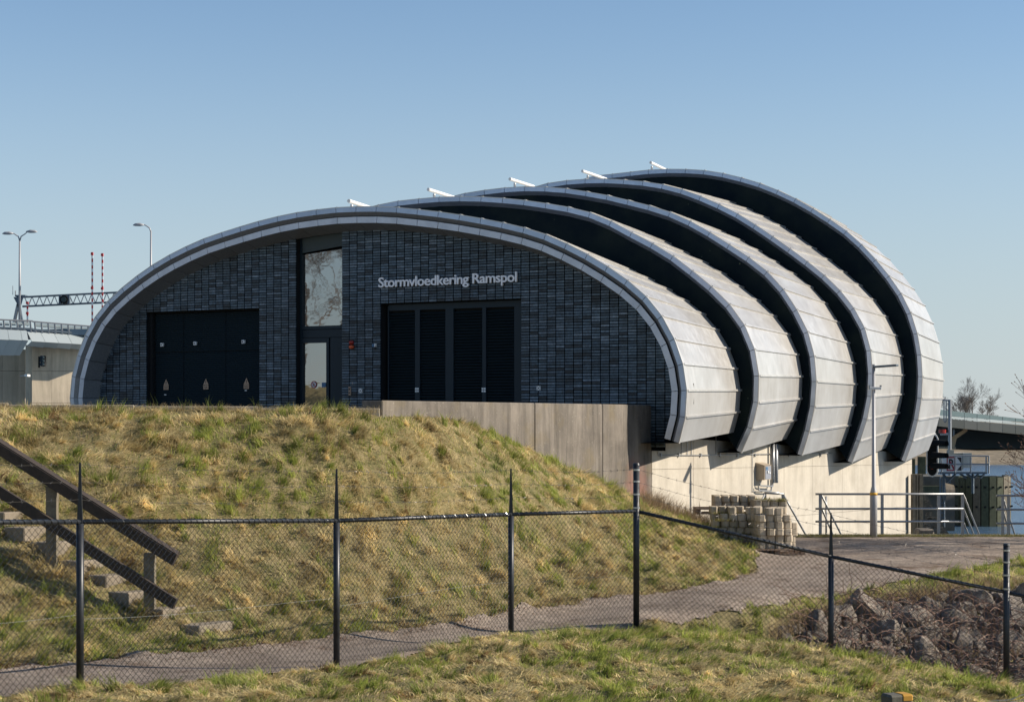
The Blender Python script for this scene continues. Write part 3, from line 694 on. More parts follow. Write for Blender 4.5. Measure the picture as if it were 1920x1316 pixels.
for i in range(len(cuts)-1):
    a, b = cuts[i]+.006, cuts[i+1]-.006
    for lo, hi in ((-2.4, 'm'), ('m', 'u'), ('u', 'top')):
        def zz(s, t):
            return s if not isinstance(s, str) else (jz(t)-1.25 if s == 'm' else jz(t) if s == 'u' else 2.66-.035*t)
        z0a, z0b, z1a, z1b = zz(lo, a), zz(lo, b), zz(hi, a), zz(hi, b); e = .004
        MB().add([(a,0,z0a+e),(b,0,z0b+e),(b,0,z1b-e),(a,0,z1a-e),(a,.3,z0a+e),(b,.3,z0b+e),(b,.3,z1b-e),(a,.3,z1a-e)],
                 [(0,1,2,3),(7,6,5,4),(0,4,5,1),(1,5,6,2),(2,6,7,3),(3,7,4,0)]).build('concrete_panel', M['wall_red'], CW)
MB().add([(0,.012,-2.4),(18.1,.012,-2.4),(18.1,.012,1.9),(0,.012,2.5)], [(0,1,2,3)]).build('wall_core', M['retain'], CW)
MB().box((0.02,.3,-2.4),(18.0,4.5,1.7)).build('base_block', M['wall'], CW)
# conduits along the wall
CN = thing('wall_conduit', 'thin grey conduit with short risers clipped along the top of the concrete wall', 'conduit', (WP[0], WP[1], 0), WR)
mb = MB()
def wz(x, y): t, z, D = wallhit(x, y); return (t, -.02, z)
mb.tube([wz(1231, 818), wz(1233, 854)], .012, 6); mb.tube([wz(1233, 854), wz(1330, 853), wz(1450, 851), wz(1560, 849)], .012, 6)
for x, y0 in ((1276.7,826),(1287,828),(1295,825),(1341,818)): mb.tube([wz(x, y0), wz(x, 853)], .010, 5)
mb.tube([wz(1395,836), wz(1367,838), wz(1362,843), wz(1362,853)], .010, 5)
mb.tube([wz(1409,842), wz(1409,921), wz(1430,921)], .010, 5)
mb.build('conduit', M['galv'], CN)
mb = MB()
for x in (1237,1271,1312,1348,1381,1414,1448,1478,1537): p = wz(x, 853); mb.box((p[0]-.02, -.04, p[2]-.04), (p[0]+.02, 0, p[2]+.04))
mb.build('clips', M['galv'], CN)
CB = thing('electrical_cabinet', 'beige and grey electrical cabinet mounted on the concrete wall', 'cabinet', wl(wallhit(1428)[0], .0, wallhit(1428, 884)[1]), WR)
tA = wallhit(1414)[0]-wallhit(1428)[0]
MB().box((tA+.1,-.23,-.19),(tA+.52,0,.16)).add([(tA+.08,-.25,.16),(tA+.54,-.25,.16),(tA+.54,.0,.23),(tA+.08,.0,.23),(tA+.08,0,.16),(tA+.54,0,.16)], [(0,1,2,3),(0,3,4),(1,5,2)]).build('housing', M['boxmetal'], CB)
MB().box((tA+.13,-.24,-.17),(tA+.49,-.232,.14)).build('cabinet_door', M['boxdoor'], CB)
MB().box((tA+.16,-.248,.05),(tA+.26,-.241,.12)).build('blue_sticker', M['blue'], CB)
MB().box((tA+.24,-.265,-.03),(tA+.28,-.241,.03)).box((tA+.34,-.26,-.035),(tA+.42,-.241,-.01)).build('handle', M['white'], CB)
PP = thing('vertical_pipes', 'pair of thick grey cable pipes running down the wall right of the cabinet', 'pipes', (WP[0], WP[1], 0), WR)
for x, r in ((1449, .045), (1454.5, .06)):
    t, zt_, _ = wallhit(x, 832, .1); _, zb_, _ = wallhit(x, 905, .1)
    MB().tube([(t, -.1, zt_), (t, -.1, zb_)], r, 10).build('pipe', M['galv'], PP, smooth=True)
for x0, x1, yy in ((1424, 1450, 911), (1422, 1447, 920)):
    a, b = wallhit(x0, yy, .1), wallhit(x1, yy, .1)
    MB().tube([(a[0], -.1, a[1]+.12), (a[0]+.02, -.1, a[1]+.02), (a[0]+.15, -.12, a[1]), (b[0]-.1, -.12, b[1]), (b[0], -.1, b[1]+.15)], .02, 6).build('cable_loop', M['galv'], PP)
# crest kerb of the dike
KR = thing('crest_kerb', 'low weathered concrete kerb along the top of the grass dike', 'kerb', (CR0[0], CR0[1], 0), math.atan(.149))
t = -.02
while t > -15:
    MB().box((t-1.99, .0, 2.3), (t-.004, .25, float(crestz(CR0[0]+t))+.045+random.uniform(-.005, .005))).build('kerb_block', M['slab'], KR, bevel=.012); t -= 2.0

# ------------------------------------------------------------------ chain link fence
FP = [px(-330,0,17.9), px(150,0,20.2), px(631,0,23.0), px(958,0,26.1), px(1193,0,27.6), px(1558,0,27.4), px(1887,0,27.2), px(2230,0,27.0)]
RAILY = [980, 978, 976, 964, 958, 1043, 1110, 1185]
EXT = [.65]*8
FN = thing('chain_link_fence', 'black coated chain link fence with barbed wire strands above its rail', 'fence')
rails = [Vector((p.x, p.y, EYE+(HOR-y)/FOC*p.y)) for p, y in zip(FP, RAILY)]
for i, r in enumerate(rails):
    zb_ = min(float(hgt(r.x, r.y, False)), r.z-1.7)-.1
    thick = i in (4, 6)
    rr = .046 if thick else .041
    topz_ = r.z+.68 if thick else r.z-.02
    p = MB().tube([(r.x, r.y, zb_), (r.x, r.y, topz_)], rr, 14).build('post', M['fence'], FN, smooth=True)
    if thick:
        MB().tube([(r.x, r.y, topz_), (r.x, r.y, topz_+.03)], [rr*1.12, rr*.9], 14).build('cap', M['fence'], p)
        for dz in (.05, .25, .44, .61): MB().tube([(r.x, r.y, r.z+dz-.012), (r.x, r.y, r.z+dz+.012)], rr*1.14, 14).build('clamp', M['wirebright'], p)
    else:
        mb = MB().add([(r.x+dx*s, r.y+dy*s, r.z+z) for z, s in ((-.12, 1), (.14, .75), (.64, .30)) for dx, dy in ((-.033,-.02),(.033,-.02),(.033,.02),(-.033,.02))],
                      [(0,1,5,4),(1,2,6,5),(2,3,7,6),(3,0,4,7),(4,5,9,8),(5,6,10,9),(6,7,11,10),(7,4,8,11),(8,9,10,11)]); mb.build('spike_extension', M['fence'], p)
for i in range(len(rails)-1):
    a, b = rails[i], rails[i+1]; d = (b-a); Lh = d.length; dn = d.normalized()
    MB().tube([a, b], .026, 12).build('top_rail', M['fence'], FN, smooth=True)
    # wire wound round the rail
    side = Vector((-dn.y, dn.x, 0)).normalized(); up = Vector((0, 0, 1)); mb = MB(); nt_ = int(Lh/.085)
    pts = []
    for k in range(nt_*6):
        s_ = k/6/nt_; an = k/6*2*math.pi
        pts.append(a+d*s_+side*math.cos(an)*.031+up*math.sin(an)*.031)
    mb.tube(pts, .0045, 3); mb.build('rail_winding', M['wire'], FN)
    # mesh of interlocked zigzag wires
    Hm = 1.82; cell = .078; per = int(Hm/cell)*1; hor = Vector((d.x, d.y, 0)); hl = hor.length; hn = hor.normalized(); sd = Vector((-hn.y, hn.x, 0)); slope = d.z/hl
    mb = MB(); n = int(hl/cell)
    for direction in (1, -1):
        for w_ in range(-per-1, n+per+1):
            prevp = None; pts = []
            for r_ in range(per*2+1):
                s_ = w_*cell+direction*r_*cell/2
                if s_ < 0 or s_ > hl: 
                    if len(pts) > 1: mb.tube(pts, .0025, 3, False)
                    pts = []; continue
                wv = .006*(1 if (r_ % 2) else -1)*direction
                pts.append(a+hn*s_+Vector((0, 0, slope*s_-r_*cell/2-.01))+sd*wv)
            if len(pts) > 1: mb.tube(pts, .0025, 3, False)
    setp(mb.build('wire_mesh', M['wire'], FN), kind='stuff')
    for k, dz in enumerate((.24, .43, .62)):
        pts = []; pts2 = []; m_ = max(10, int(Lh/.12))
        for j in range(m_+1):
            s_ = j/m_; sag = -.035*4*s_*(1-s_)+random.uniform(-.004, .004); c = a+d*s_+Vector((0, 0, dz+sag))
            pts.append(c)
        mb = MB().tube(pts, .0022, 3, False)
        for c in pts[1:-1]:
            for _ in range(2):
                v = Vector((random.uniform(-1, 1), random.uniform(-1, 1), random.uniform(-1, 1))).normalized()*.022
                mb.tube([c-v, c+v], .0022, 3, False)
        mb.build('barbed_wire', M['barb'], FN)
    mb = MB(); pts = [a+d*s_+Vector((0, 0, -1.0-.06*math.sin(s_*3.1+i))) for s_ in np.linspace(0, 1, 8)]
    mb.tube(pts, .0022, 4, False); mb.build('tension_wire', M['wirebright'] if i < 3 else M['wire'], FN)

# ------------------------------------------------------------------ stairs with timber railing on the dike
ST = thing('dike_stairs', 'weathered concrete block steps climbing the grass dike at left', 'stairs')
sdir = Vector((U[0], U[1], 0)); wdir = Vector((A_[0], A_[1], 0))
stair_pts = []
for x, y in ((-40,935),(25,963),(62,992),(112,1020),(165,1053),(215,1081),(255,1112),(318,1142),(388,1173)):
    g = ground(x, y); stair_pts.append(g)
for g in stair_pts:
    mb = MB().box((-.24, -.34, -.17), (.15, .42, .03)); mb.build('step', M['step'], ST, g+Vector((0, 0, .005)), (0, 0, math.atan2(U[1], U[0])+random.uniform(-.03, .03)), bevel=.015)
SR = thing('timber_handrail', 'dark weathered timber handrail beside the dike steps', 'handrail')
p1 = ground(98, 1055); p2 = ground(281, 1150)
def atD(x, y, D): return px(x, y, D)
posts = [(98, 1055, p1), (281, 1150, p2)]
dd = (p2.y-p1.y)/(281-98)
def Dx(x): return p1.y+dd*(x-98)
for x, yb, g, yt in ((98, 1055, p1, 912), (281, 1150, p2, 1036), (-85, 960, None, 790)):
    D = Dx(x); a = atD(x, yb+12, D); b = atD(x, yt, D); MB().bar(a, b, .15, .12, (0, 1, 0)).build('post', M['postwood'], SR, bevel=.006)
for (xa, ya), (xb, yb), hh, wdt in (((-140, 752), (329, 1049), .17, .16), ((-140, 832), (329, 1132), .15, .045)):
    a = atD(xa, ya, Dx(xa)-.09); b = atD(xb, yb, Dx(xb)-.09); MB().bar(a, b, .05, hh).build('rail_board', M['darkwood'], SR)
a = atD(-140, 741, Dx(-140)-.02); b = atD(329, 1038, Dx(329)-.02); MB().bar(a, b, .2, .04).build('top_board', M['darkwood'], SR)

# ------------------------------------------------------------------ lamp post, railings in the yard
def yard(x, D=None, y=None):
    D = D or KERB_Y+.2; return Vector(((x-CX)/FOC*D, D, float(hgt((x-CX)/FOC*D, min(D, KERB_Y+.2), False))))
D = 41.75
lp = Vector(((1638-CX)/FOC*D, D, .36)); s_ = FOC/D
LP = thing('yard_lamp_post', 'grey lamp post with yellow band and small side lamp in front of the wall', 'lamp post', lp)
hz = lambda y: EYE+(HOR-y)/s_-lp.z
MB().tube([(0,0,-.1),(0,0,hz(925)),(0,0,hz(917)),(0,0,hz(912)),(0,0,hz(690))], [.082,.082,.065,.045,.036], 14).build('pole', M['pole'], LP, smooth=True)
MB().tube([(0,0,hz(928)),(0,0,hz(923))], .084, 14).build('yellow_band', M['yellow'], LP, smooth=True)
MB().tube([(0,0,hz(694)),(0,0,hz(683))], .036, 10).build('pole_top', M['pole'], LP)
ad = Vector((.84,-.54,0))
hd = MB(); e0 = Vector((0,0,hz(688))); e1 = e0+ad*.56+Vector((0,0,.03))
hd.bar(e0, e1, .16, .045); hd.build('lamp_head', M['steelblue'], LP, bevel=.01)
MB().bar(Vector((-.11,0,hz(728))), Vector((.17,-.02,hz(728))), .09, .06).build('spotlight_bar', M['white'], LP, bevel=.006)
MB().box((-.12,-.05,hz(728)-.02),(-.09,.05,hz(728)+.07)).box((.14,-.05,hz(728)-.02),(.17,.05,hz(728)+.07)).build('lamp_bracket', M['galv'], LP)
def railing(name, label, D, x0, x1, xposts, ys, ybase, ends=()):
    R_ = thing(name, label, 'railing')
    for y in ys: MB().tube([px(x0, y, D), px(x1, y, D)], .024, 8).build('rail', M['galv'], R_, smooth=True)
    for x in xposts: MB().bar(px(x, ybase+3, D), px(x, ys[0], D), .07, .012, (0, 1, 0)).build('post', M['galv'], R_)
    for e in ends:
        MB().tube([px(*e[0]), px(*e[1])], .022, 8).build('stair_rail', M['galv'], R_, smooth=True)
    return R_
D = KERB_Y+.1
railing('yard_railing', 'long galvanised railing with three rails behind the lamp post', D, 1529, 1806, (1538, 1654, 1760, 1805), (926, 953.5, 977.5), 1004,
        [((1806,927,D),(1840,1012,D+2)), ((1806,953,D),(1830,1012,D+2)), ((1806,978,D),(1818,1008,D+1)), ((1540,928,D+.1),(1582,1012,D+1.5)), ((1541,954,D+.1),(1566,1012,D+1.2)), ((1549,930,D+.8),(1549,1006,D+.8))])
railing('yard_railing', 'short galvanised railing at the right edge beside the bare shrub', D, 1868, 1990, (1880, 1891, 1985), (929, 955, 981), 1006,
        [((1880,932,D),(1906,1012,D+1.6)), ((1881,958,D),(1897,1012,D+1.3))])
railing('steps_railing', 'small galvanised stair railing behind the block stacks', 42.6, 1433, 1461, (1434, 1468), (924,), 1000,
        [((1468,926,42.6),(1511,1003,43.2)), ((1434,926,42.6),(1418,958,42.4)), ((1468,952,42.7),(1497,1003,43.2)), ((1433,924,42.6),(1470,926,42.6))])

# ------------------------------------------------------------------ concrete block stacks on pallets
def hexblock():
    # interlocking concrete block with notched ends
    o = [(-.175,-.045),(-.14,-.083),(-.06,-.083),(-.035,-.055),(.035,-.055),(.06,-.083),(.14,-.083),(.175,-.045),(.175,.045),(.14,.083),(.06,.083),(.035,.055),(-.035,.055),(-.06,.083),(-.14,.083),(-.175,.045)]
    n = len(o); mb = MB(); h = .132
    r0 = [(x*.97, y*.97, 0) for x, y in o]; r1 = [(x, y, .006) for x, y in o]; r2 = [(x, y, h-.008) for x, y in o]; r3 = [(x*.96, y*.94, h) for x, y in o]
    f = [tuple(reversed(range(n))), tuple(3*n+i for i in range(n))]
    for k in range(3): f += [(k*n+i, k*n+(i+1) % n, (k+1)*n+(i+1) % n, (k+1)*n+i) for i in range(n)]
    return mb.add(r0+r1+r2+r3, f).mesh('concrete_block', M['block'])
HB = hexblock()
ordn = ['bottom', 'second', 'third', 'fourth', 'fifth', 'top']
def pallet(loc, rz, label, sx=1.15, sy=.9):
    P_ = thing('pallet', label, 'pallet', loc, rz, None)
    for i in range(5): y = -sy/2+sy*i/4; MB().box((-sx/2, y-.05, .10), (sx/2, y+.05, .122)).build('deck_board', M['pallet'], P_)
    for x in (-sx/2+.05, 0, sx/2-.05):
        for y in (-sy/2+.05, 0, sy/2-.05): MB().box((x-.05, y-.05, .02), (x+.05, y+.05, .10)).build('spacer_block', M['pallet'], P_)
    for y in (-sy/2+.05, 0, sy/2-.05): MB().box((-sx/2, y-.05, 0), (sx/2, y+.05, .019)).build('bottom_board', M['pallet'], P_)
    return P_
def stack(pl, rz, layers, nx, ny, stack_name, zoff=.123, dx=.178, dy=.36, skips=()):
    cr, sr = math.cos(rz), math.sin(rz)
    for k in range(layers):
        z = pl.z+zoff+k*.137
        for i in range(nx):
            for j in range(ny):
                if (k, i, j) in skips: continue
                lx_ = (i-(nx-1)/2)*dx+random.uniform(-.006, .006)+random.Random(k*7+nx).uniform(-.035, .035); ly_ = (j-(ny-1)/2)*dy+random.uniform(-.03, .03)+random.Random(k*5+nx).uniform(-.04, .04)
                o = link('concrete_block', HB, None, (pl.x+cr*lx_-sr*ly_, pl.y+sr*lx_+cr*ly_, z), (0, 0, rz+math.pi/2+random.uniform(-.05, .05)))
                setp(o, f'grey block, {["first", "second", "third", "fourth", "fifth", "sixth"][i]} from left, {"front" if j == 0 else "rear"} row, {ordn[k] if k < layers-1 else "top"} layer, {stack_name}', 'concrete block', 'notched concrete blocks stacked on pallets')
def atg(x, D): X = (x-CX)/FOC*D; return Vector((X, D, float(hgt(X, D, False))))
g = atg(1447, 37.9); g.z += .0
pallet(g, .12, 'wooden pallet under the tall right hand block stack')
stack(g, .12, 6, 4, 2, 'tall right stack', skips=((5, 0, 0), (5, 3, 0), (5, 1, 1)))
g2 = atg(1380, 38.5); g2.z = .42
pallet(g2, -.06, 'mossy pallet under the overgrown middle block stack', 1.2)
stack(g2, -.06, 5, 6, 2, 'overgrown middle stack', dx=.182, skips=((4, 0, 0), (4, 1, 0), (4, 5, 0), (4, 4, 1), (4, 3, 0), (3, 0, 0)))
g3_ = Vector((px(1376, 0, 40.5).x, 40.5, EYE+(HOR-962)/FOC*40.5))
pallet(g3_, -.03, 'pallet under the small two layer stack at the back', 1.7)
stack(g3_, -.03, 2, 5, 2, 'small back stack', dx=.19)
g4 = Vector((px(1443, 0, 40.0).x, 40.0, EYE+(HOR-972)/FOC*40.0))
stack(g4, .1, 3, 4, 1, 'low stack behind', zoff=0)
g5 = Vector((px(1483, 0, 38.7).x, 38.9, .33)); stack(g5, .3, 4, 1, 1, 'narrow right column', zoff=0)

# ------------------------------------------------------------------ riprap rocks in the gully
def rockmesh(s):
    bm = bmesh.new(); bmesh.ops.create_icosphere(bm, subdivisions=3, radius=1)
    r = random.Random(s); pl = [(Vector((r.uniform(-1,1), r.uniform(-1,1), r.uniform(-1,1))).normalized(), r.uniform(.5, .85)) for _ in range(15)]
    for v in bm.verts:
        for n_, d_ in pl:
            e = v.co.dot(n_)-d_
            if e > 0: v.co -= n_*e*.97
        q = v.co*2.3+Vector((s*3.1, s*1.7, 0)); v.co += v.co.normalized()*(r.uniform(-.012, .012)+float(fbm(q.x+q.z*.7, q.y-q.z*.9, s, 3)-.5)*.13)
    me = bpy.data.meshes.new('boulder'); bm.to_mesh(me); bm.free(); me.materials.append(M['rock']); return me
RM = [rockmesh(s) for s in range(14)]
placed = []
rr_ = random.Random(5)
tries = 0
while len(placed) < 250 and tries < 30000:
    tries += 1
    X = rr_.uniform(3.6, 11.5); Y = rr_.uniform(26.9, 33.2)
    xp = CX+X/Y*FOC
    Z = float(hgt(X, Y, False)); yp = HOR+(EYE-Z)/Y*FOC
    topline = np.interp(xp, [1430, 1500, 1600, 1740, 1790, 1960, 2300], [1195, 1160, 1128, 1118, 1098, 1090, 1090])
    if xp < 1440 or xp > 1945 or yp < topline+14: continue
    s = rr_.choice((.12, .16, .2, .26, .34, .42))*rr_.uniform(.85, 1.15)
    if any((X-a)**2+(Y-b)**2 < (.5*(s+c))**2 for a, b, c in placed): continue
    if xp < 1530: s *= .55
    placed.append((X, Y, s))
    o = link('boulder', RM[rr_.randrange(14)], None, (X, Y, Z+s*.12), (rr_.uniform(0, 6), rr_.uniform(0, 6), rr_.uniform(0, 6)))
    o.scale = (s*rr_.uniform(.8, 1.3), s*rr_.uniform(.8, 1.2), s*rr_.uniform(.6, .95))
    sz_ = 'very large' if s > .38 else 'large' if s > .29 else 'middle sized' if s > .2 else 'small' if s > .14 else 'very small'
    ph = 'left of the spiked post' if xp < 1558 else 'right beside the spiked post' if xp < 1640 else 'between the last two posts' if xp < 1760 else 'just left of the last post' if xp < 1887 else 'right of the last post'
    pv = 'along the upper edge' if yp < topline+38 else 'in the upper half' if yp < topline+70 else 'in the lower half' if yp < topline+105 else 'at the foot'
    setp(o, f'{sz_} grey boulder {pv}, {ph}', 'boulder', 'boulders of the riprap bank')
mb = MB(); oc = [(1,0,0),(0,1,0),(-1,0,0),(0,-1,0),(0,0,1),(0,0,-1)]; of = [(0,1,4),(1,2,4),(2,3,4),(3,0,4),(1,0,5),(2,1,5),(3,2,5),(0,3,5)]
for _ in range(5200):
    X = rr_.uniform(3.6, 11.5); Y = rr_.uniform(26.9, 33.0); xp = CX+X/Y*FOC; Z = float(h0(X, Y)); yp = HOR+(EYE-Z)/Y*FOC
    if xp < 1400 or xp > 1990 or yp < np.interp(xp, [1400, 1500, 1600, 1740, 1790, 1960], [1215, 1172, 1140, 1130, 1110, 1100]): continue
    s_ = rr_.uniform(.025, .085); Rm = Matrix.Rotation(rr_.uniform(0, 6), 3, Vector((rr_.random(), rr_.random(), rr_.random()+.1)))
    c_ = Vector((X, Y, Z+.02)); mb.add([c_+Rm@Vector((a*s_*rr_.uniform(.6, 1.3), b*s_*rr_.uniform(.6, 1.3), c*s_*rr_.uniform(.5, 1.1))) for a, b, c in oc], of)
setp(mb.build('rubble', M['rock']), 'small dark rubble and gravel filling the gaps between the boulders', 'rubble', None, 'stuff')
# yellow lichened stone on the lawn, wire bottom right
g = px(1682, 1318, 19.3)
BS = thing('marker_stone', 'square stone stub with orange lichen at the lower edge of the lawn', 'stone', g)
MB().box((-.13,-.1,-.25),(.13,.12,.10)).build('stone', M['lichen'], BS, (0, 0, 0), (0, 0, .3), bevel=.02)
MB().box((-.0,-.105,.02),(.135,.1,.106)).build('lichen_patch', M['lichen_o'], BS, (.0, 0, 0), (0, 0, .3), bevel=.02)

WS = MB(); a = px(1845, 1319, 19.4); b = px(1935, 1300, 19.2)
for ph in (0, math.pi):
    WS.tube([a+(b-a)*t+Vector((0, math.cos(t*60+ph)*.006, math.sin(t*60+ph)*.006+.012*math.sin(t*9))) for t in np.linspace(0, 1, 90)], .0025, 4, False)
    WS.tube([a+Vector((.05, -.1, .0))+(b-a)*t+Vector((0, math.cos(t*50+ph)*.006, math.sin(t*50+ph)*.006-.02*t)) for t in np.linspace(0, 1, 90)], .0025, 4, False)
setp(WS.build('twisted_wire', M['wirebright']), 'two bright twisted wire strands at the bottom right corner of the lawn', 'wire')
# ------------------------------------------------------------------ things on the water beyond the yard
def bx(name, mt, parent, x0, y0, x1, y1, D, dep, **k):
    a = px(x0, y1, D); b = px(x1, y0, D); return MB().box((a.x, D, a.z), (b.x, D+dep, b.z)).build(name, mt, parent, **k)
TP = thing('timber_posts', 'weathered timber guide planks standing at the end of the concrete wall', 'timber')
for x0, x1 in ((1711,1717),(1718.5,1722),(1724,1731)): bx('plank', M['postwood'], TP, x0, 889, x1, 1020, 55.2, .25)
bx('plank', M['greenwood'], TP, 1712, 860, 1716, 889, 55.9, .2); bx('plank', M['greenwood'], TP, 1723, 856, 1736, 889, 56.5, .2)
RV = thing('sloping_revetment', 'dark sloping concrete revetment with pale pebbles behind the railing', 'revetment')
D = 58.5
a = px(1732, 919, D); b = px(1790, 1020, D); c = px(1732, 1020, D)
MB().add([(a.x,D,a.z),(b.x,D,b.z),(c.x,D,c.z),(a.x,D+3,a.z),(b.x,D+3,b.z),(c.x,D+3,c.z)], [(0,2,1),(3,4,5),(0,1,4,3),(0,3,5,2),(1,2,5,4)]).build('slope_slab', M['conc_dark'], RV)
mb = MB()
for _ in range(110):
    t0 = random.random(); x = 1734+50*t0*random.random(); y = random.uniform(925+(x-1732)*1.72, 1004)
    if y > 1005 or x > 1785: continue
    p = px(x, y, D); r = random.uniform(.012, .03); mb.box((p.x-r*1.6, D-.02, p.z-r*.6), (p.x+r*1.6, D+.01, p.z+r*.6))
setp(mb.build('pebbles', M['step'], RV), kind='stuff')
bx('low_block', M['retain'], thing('concrete_stub', 'small brown concrete stub at the foot of the railing', 'concrete stub'), 1723, 992, 1752, 1010, KERB_Y+.4, .5, bevel=.03)
DP = thing('timber_dolphin', 'round green algae covered timber mooring dolphin with bolt heads', 'mooring dolphin')
n = 13; D = 74.0; s_ = FOC/D; cxx = px(1853, 0, D).x; rad = 50/s_
for i in range(22):
    an = math.pi*2*i/22
    X = cxx+rad*math.cos(an); Y = D+1+rad*math.sin(an)
    MB().bar((X, Y, -2.6), (X, Y, EYE+(HOR-892+random.uniform(-3, 0))/s_), 2*math.pi*rad/22*.93, .14, (math.cos(an), math.sin(an), 0)).build('timber_plank', M['greenwood'] if random.random() < .6 else M['postwood'], DP)
mb = MB()
for i in range(11, 22):
    an = math.pi*2*i/22
    for y in (913, 950): X = cxx+(rad+.1)*math.cos(an); Y = D+1+(rad+.1)*math.sin(an); z = EYE+(HOR-y)/s_; mb.box((X-.035, Y-.03, z-.035), (X+.035, Y+.03, z+.035))
mb.build('bolt_heads', M['black'], DP)
MB().tube([(cxx, D+1, -2), (cxx, D+1, EYE+(HOR-897)/s_)], rad*.9, 20).build('core', M['black'], DP)
D2 = 66.0
LW = thing('lock_wall_end', 'dark mossy concrete pier below the signal platform', 'pier')
bx('pier_body', M['conc_dark'], LW, 1731, 893, 1790, 1030, D2+5, 4); bx('pier_cap', M['greenwood'], LW, 1731, 911, 1780, 925, D2+4.7, .3)
MB().tube([px(1770, 922, D2+2)+Vector((0, 0, 0)), px(1788, 921, D2+2)], [.35, .25], 12).build('pipe_end', M['retain'], LW)
for x in (1763, 1770.5): MB().tube([px(x, 893, D2+4), px(x, 1000, D2+4)], .03, 6).build('ladder_rail', M['steelblue'], LW)
mb = MB()
for y in range(898, 995, 9): mb.tube([px(1763, y, D2+4), px(1770.5, y, D2+4)], .018, 5)
mb.build('ladder_rungs', M['steelblue'], LW)
PF = thing('signal_platform', 'small steel platform with railings over the mooring dolphin', 'platform')
D = 66.0
bx('deck', M['steelblue'], PF, 1762, 884.5, 1851, 888.5, D, 1.6)
for y in (854.5, 870): MB().tube([px(1765, y, D), px(1853, y, D)], .028, 6).build('rail', M['galv'], PF)
for x in (1765, 1791, 1820, 1849, 1854): MB().tube([px(x, 887, D), px(x, 854.5, D)], .028, 6).build('post', M['galv'], PF)
for xa, xb in ((1768, 1782), (1792, 1775), (1800, 1812), (1812, 1825), (1835, 1826), (1846, 1838)): MB().tube([px(xa, 888, D+.5), px(xb, 905 if xb < 1800 else 896, D+.5)], .04, 6).build('brace', M['steelblue'], PF)
for x in (1770, 1824): MB().tube([px(x, 888, D+.8), px(x, 925, D+.8)], .05, 6).build('leg', M['steelblue'], PF)
SG = thing('waterway_sign_board', 'white board with a red framed black letter R on the platform', 'sign', px(1783, 869, D+.3))
s_ = FOC/D; k_ = 1/s_
MB().box((-18*k_,0,-14*k_),(21*k_,.05,13*k_)).build('board', M['white'], SG)
rm = mat('sign_red_frame', (.35, .02, .04), .5); mb = MB()
for a in ((-8,-14,8,-11.5),(-8,10.5,8,13),(-8,-11.5,-6,10.5),(6,-11.5,8,10.5)): mb.box((a[0]*k_,-.012,a[1]*k_),(a[2]*k_,-.002,a[3]*k_))
mb.build('red_frame', rm, SG)
cu = bpy.data.curves.new('t', 'FONT'); cu.body = 'R'; cu.size = 26*k_; cu.extrude = .004; cu.offset = .01
o = bpy.data.objects.new('t', cu); C.objects.link(o); me = bpy.data.meshes.new_from_object(o.evaluated_get(bpy.context.evaluated_depsgraph_get())); bpy.data.objects.remove(o)
me.materials.clear(); me.materials.append(M['sign_blk']); o = link('letter', me, SG, (-5*k_, -.008, -9.5*k_), (math.pi/2, 0, 0)); o.scale = (.72, 1, 1)
MB().add([(11*k_,-.006,12*k_),(20*k_,-.006,12*k_),(20*k_,-.006,0)], [(0,1,2)]).add([(11*k_,-.006,-13*k_),(20*k_,-.006,-13*k_),(20*k_,-.006,-2*k_)], [(0,1,2)]).build('arrow_print', M['sign_blk'], SG)
MB().bar((-2*k_, -.014, 4*k_), (6.5*k_, -.014, -11*k_), .05, .003, (0, 1, 0)).build('red_slash', rm, SG)
# oval signal board with hooded lamps
D = 60.0; s_ = FOC/D; k_ = 1/s_
SB = thing('navigation_signal', 'white rimmed oval signal board with three hooded lamps behind the last shell', 'signal light', px(1748, 853, D), -.3)
def oval(rx, rz_, h, n=14):
    pts = [(rx*math.cos(t), h+rz_*math.sin(t)) for t in np.linspace(0, math.pi, n)]+[(rx*math.cos(t), -h+rz_*math.sin(t)) for t in np.linspace(math.pi, 2*math.pi, n)]
    return pts
op_ = oval(11*k_, 14*k_, 27*k_); ip_ = oval(8.5*k_, 11.5*k_, 27*k_); n = len(op_)
MB().add([(x, 0, z) for x, z in op_]+[(x, .08, z) for x, z in op_], [tuple(range(n)), tuple(range(2*n-1, n-1, -1))]+[(i, (i+1) % n, n+(i+1) % n, n+i) for i in range(n)]).build('rim', M['white'], SB)
MB().add([(x, -.008, z) for x, z in ip_], [tuple(range(n))]).build('backboard', M['black'], SB)
for z, nm in ((21, 'sign_blk'), (-2, 'sign_blk'), (-22, 'sign_blk')):
    mb = MB(); h_ = 8*k_
    for i in range(10):
        a0, a1 = math.pi*(-.15+1.3*i/10), math.pi*(-.15+1.3*(i+1)/10)
        mb.add([(h_*math.cos(a0)*.8, 0, z*k_+h_*math.sin(a0)), (h_*math.cos(a1)*.8, 0, z*k_+h_*math.sin(a1)), (h_*math.cos(a1)*.65, -.62, z*k_+h_*math.sin(a1)*.85), (h_*math.cos(a0)*.65, -.62, z*k_+h_*math.sin(a0)*.85)], [(0,1,2,3)])
    hb = mb.build('lamp_hood', M['black'], SB, None, (0, 0, .9)); disc(0, z*k_, h_*.6, -.02, 14).build('lens', M['red'] if z < -10 else M['frame2'], SB)
MS = thing('beacon_mast', 'thin grey mast with a small red beacon on the bridge side', 'mast', px(1781, 845, 100))
k_ = 100/FOC
MB().tube([(0,0,-2),(0,0,96*k_)], .1, 8).build('mast', M['galv'], MS); MB().box((-3*k_,-.2,-8*k_),(6*k_,.4,2*k_)).build('base', M['abut'], MS)
MB().tube([(-14*k_,0,40*k_),(-14*k_,0,33*k_)], .2, 10).build('red_lamp', M['red'], MS); MB().bar((-18*k_,0,31*k_), (0,0,32*k_), .1, .12).build('bracket', M['galv'], MS)
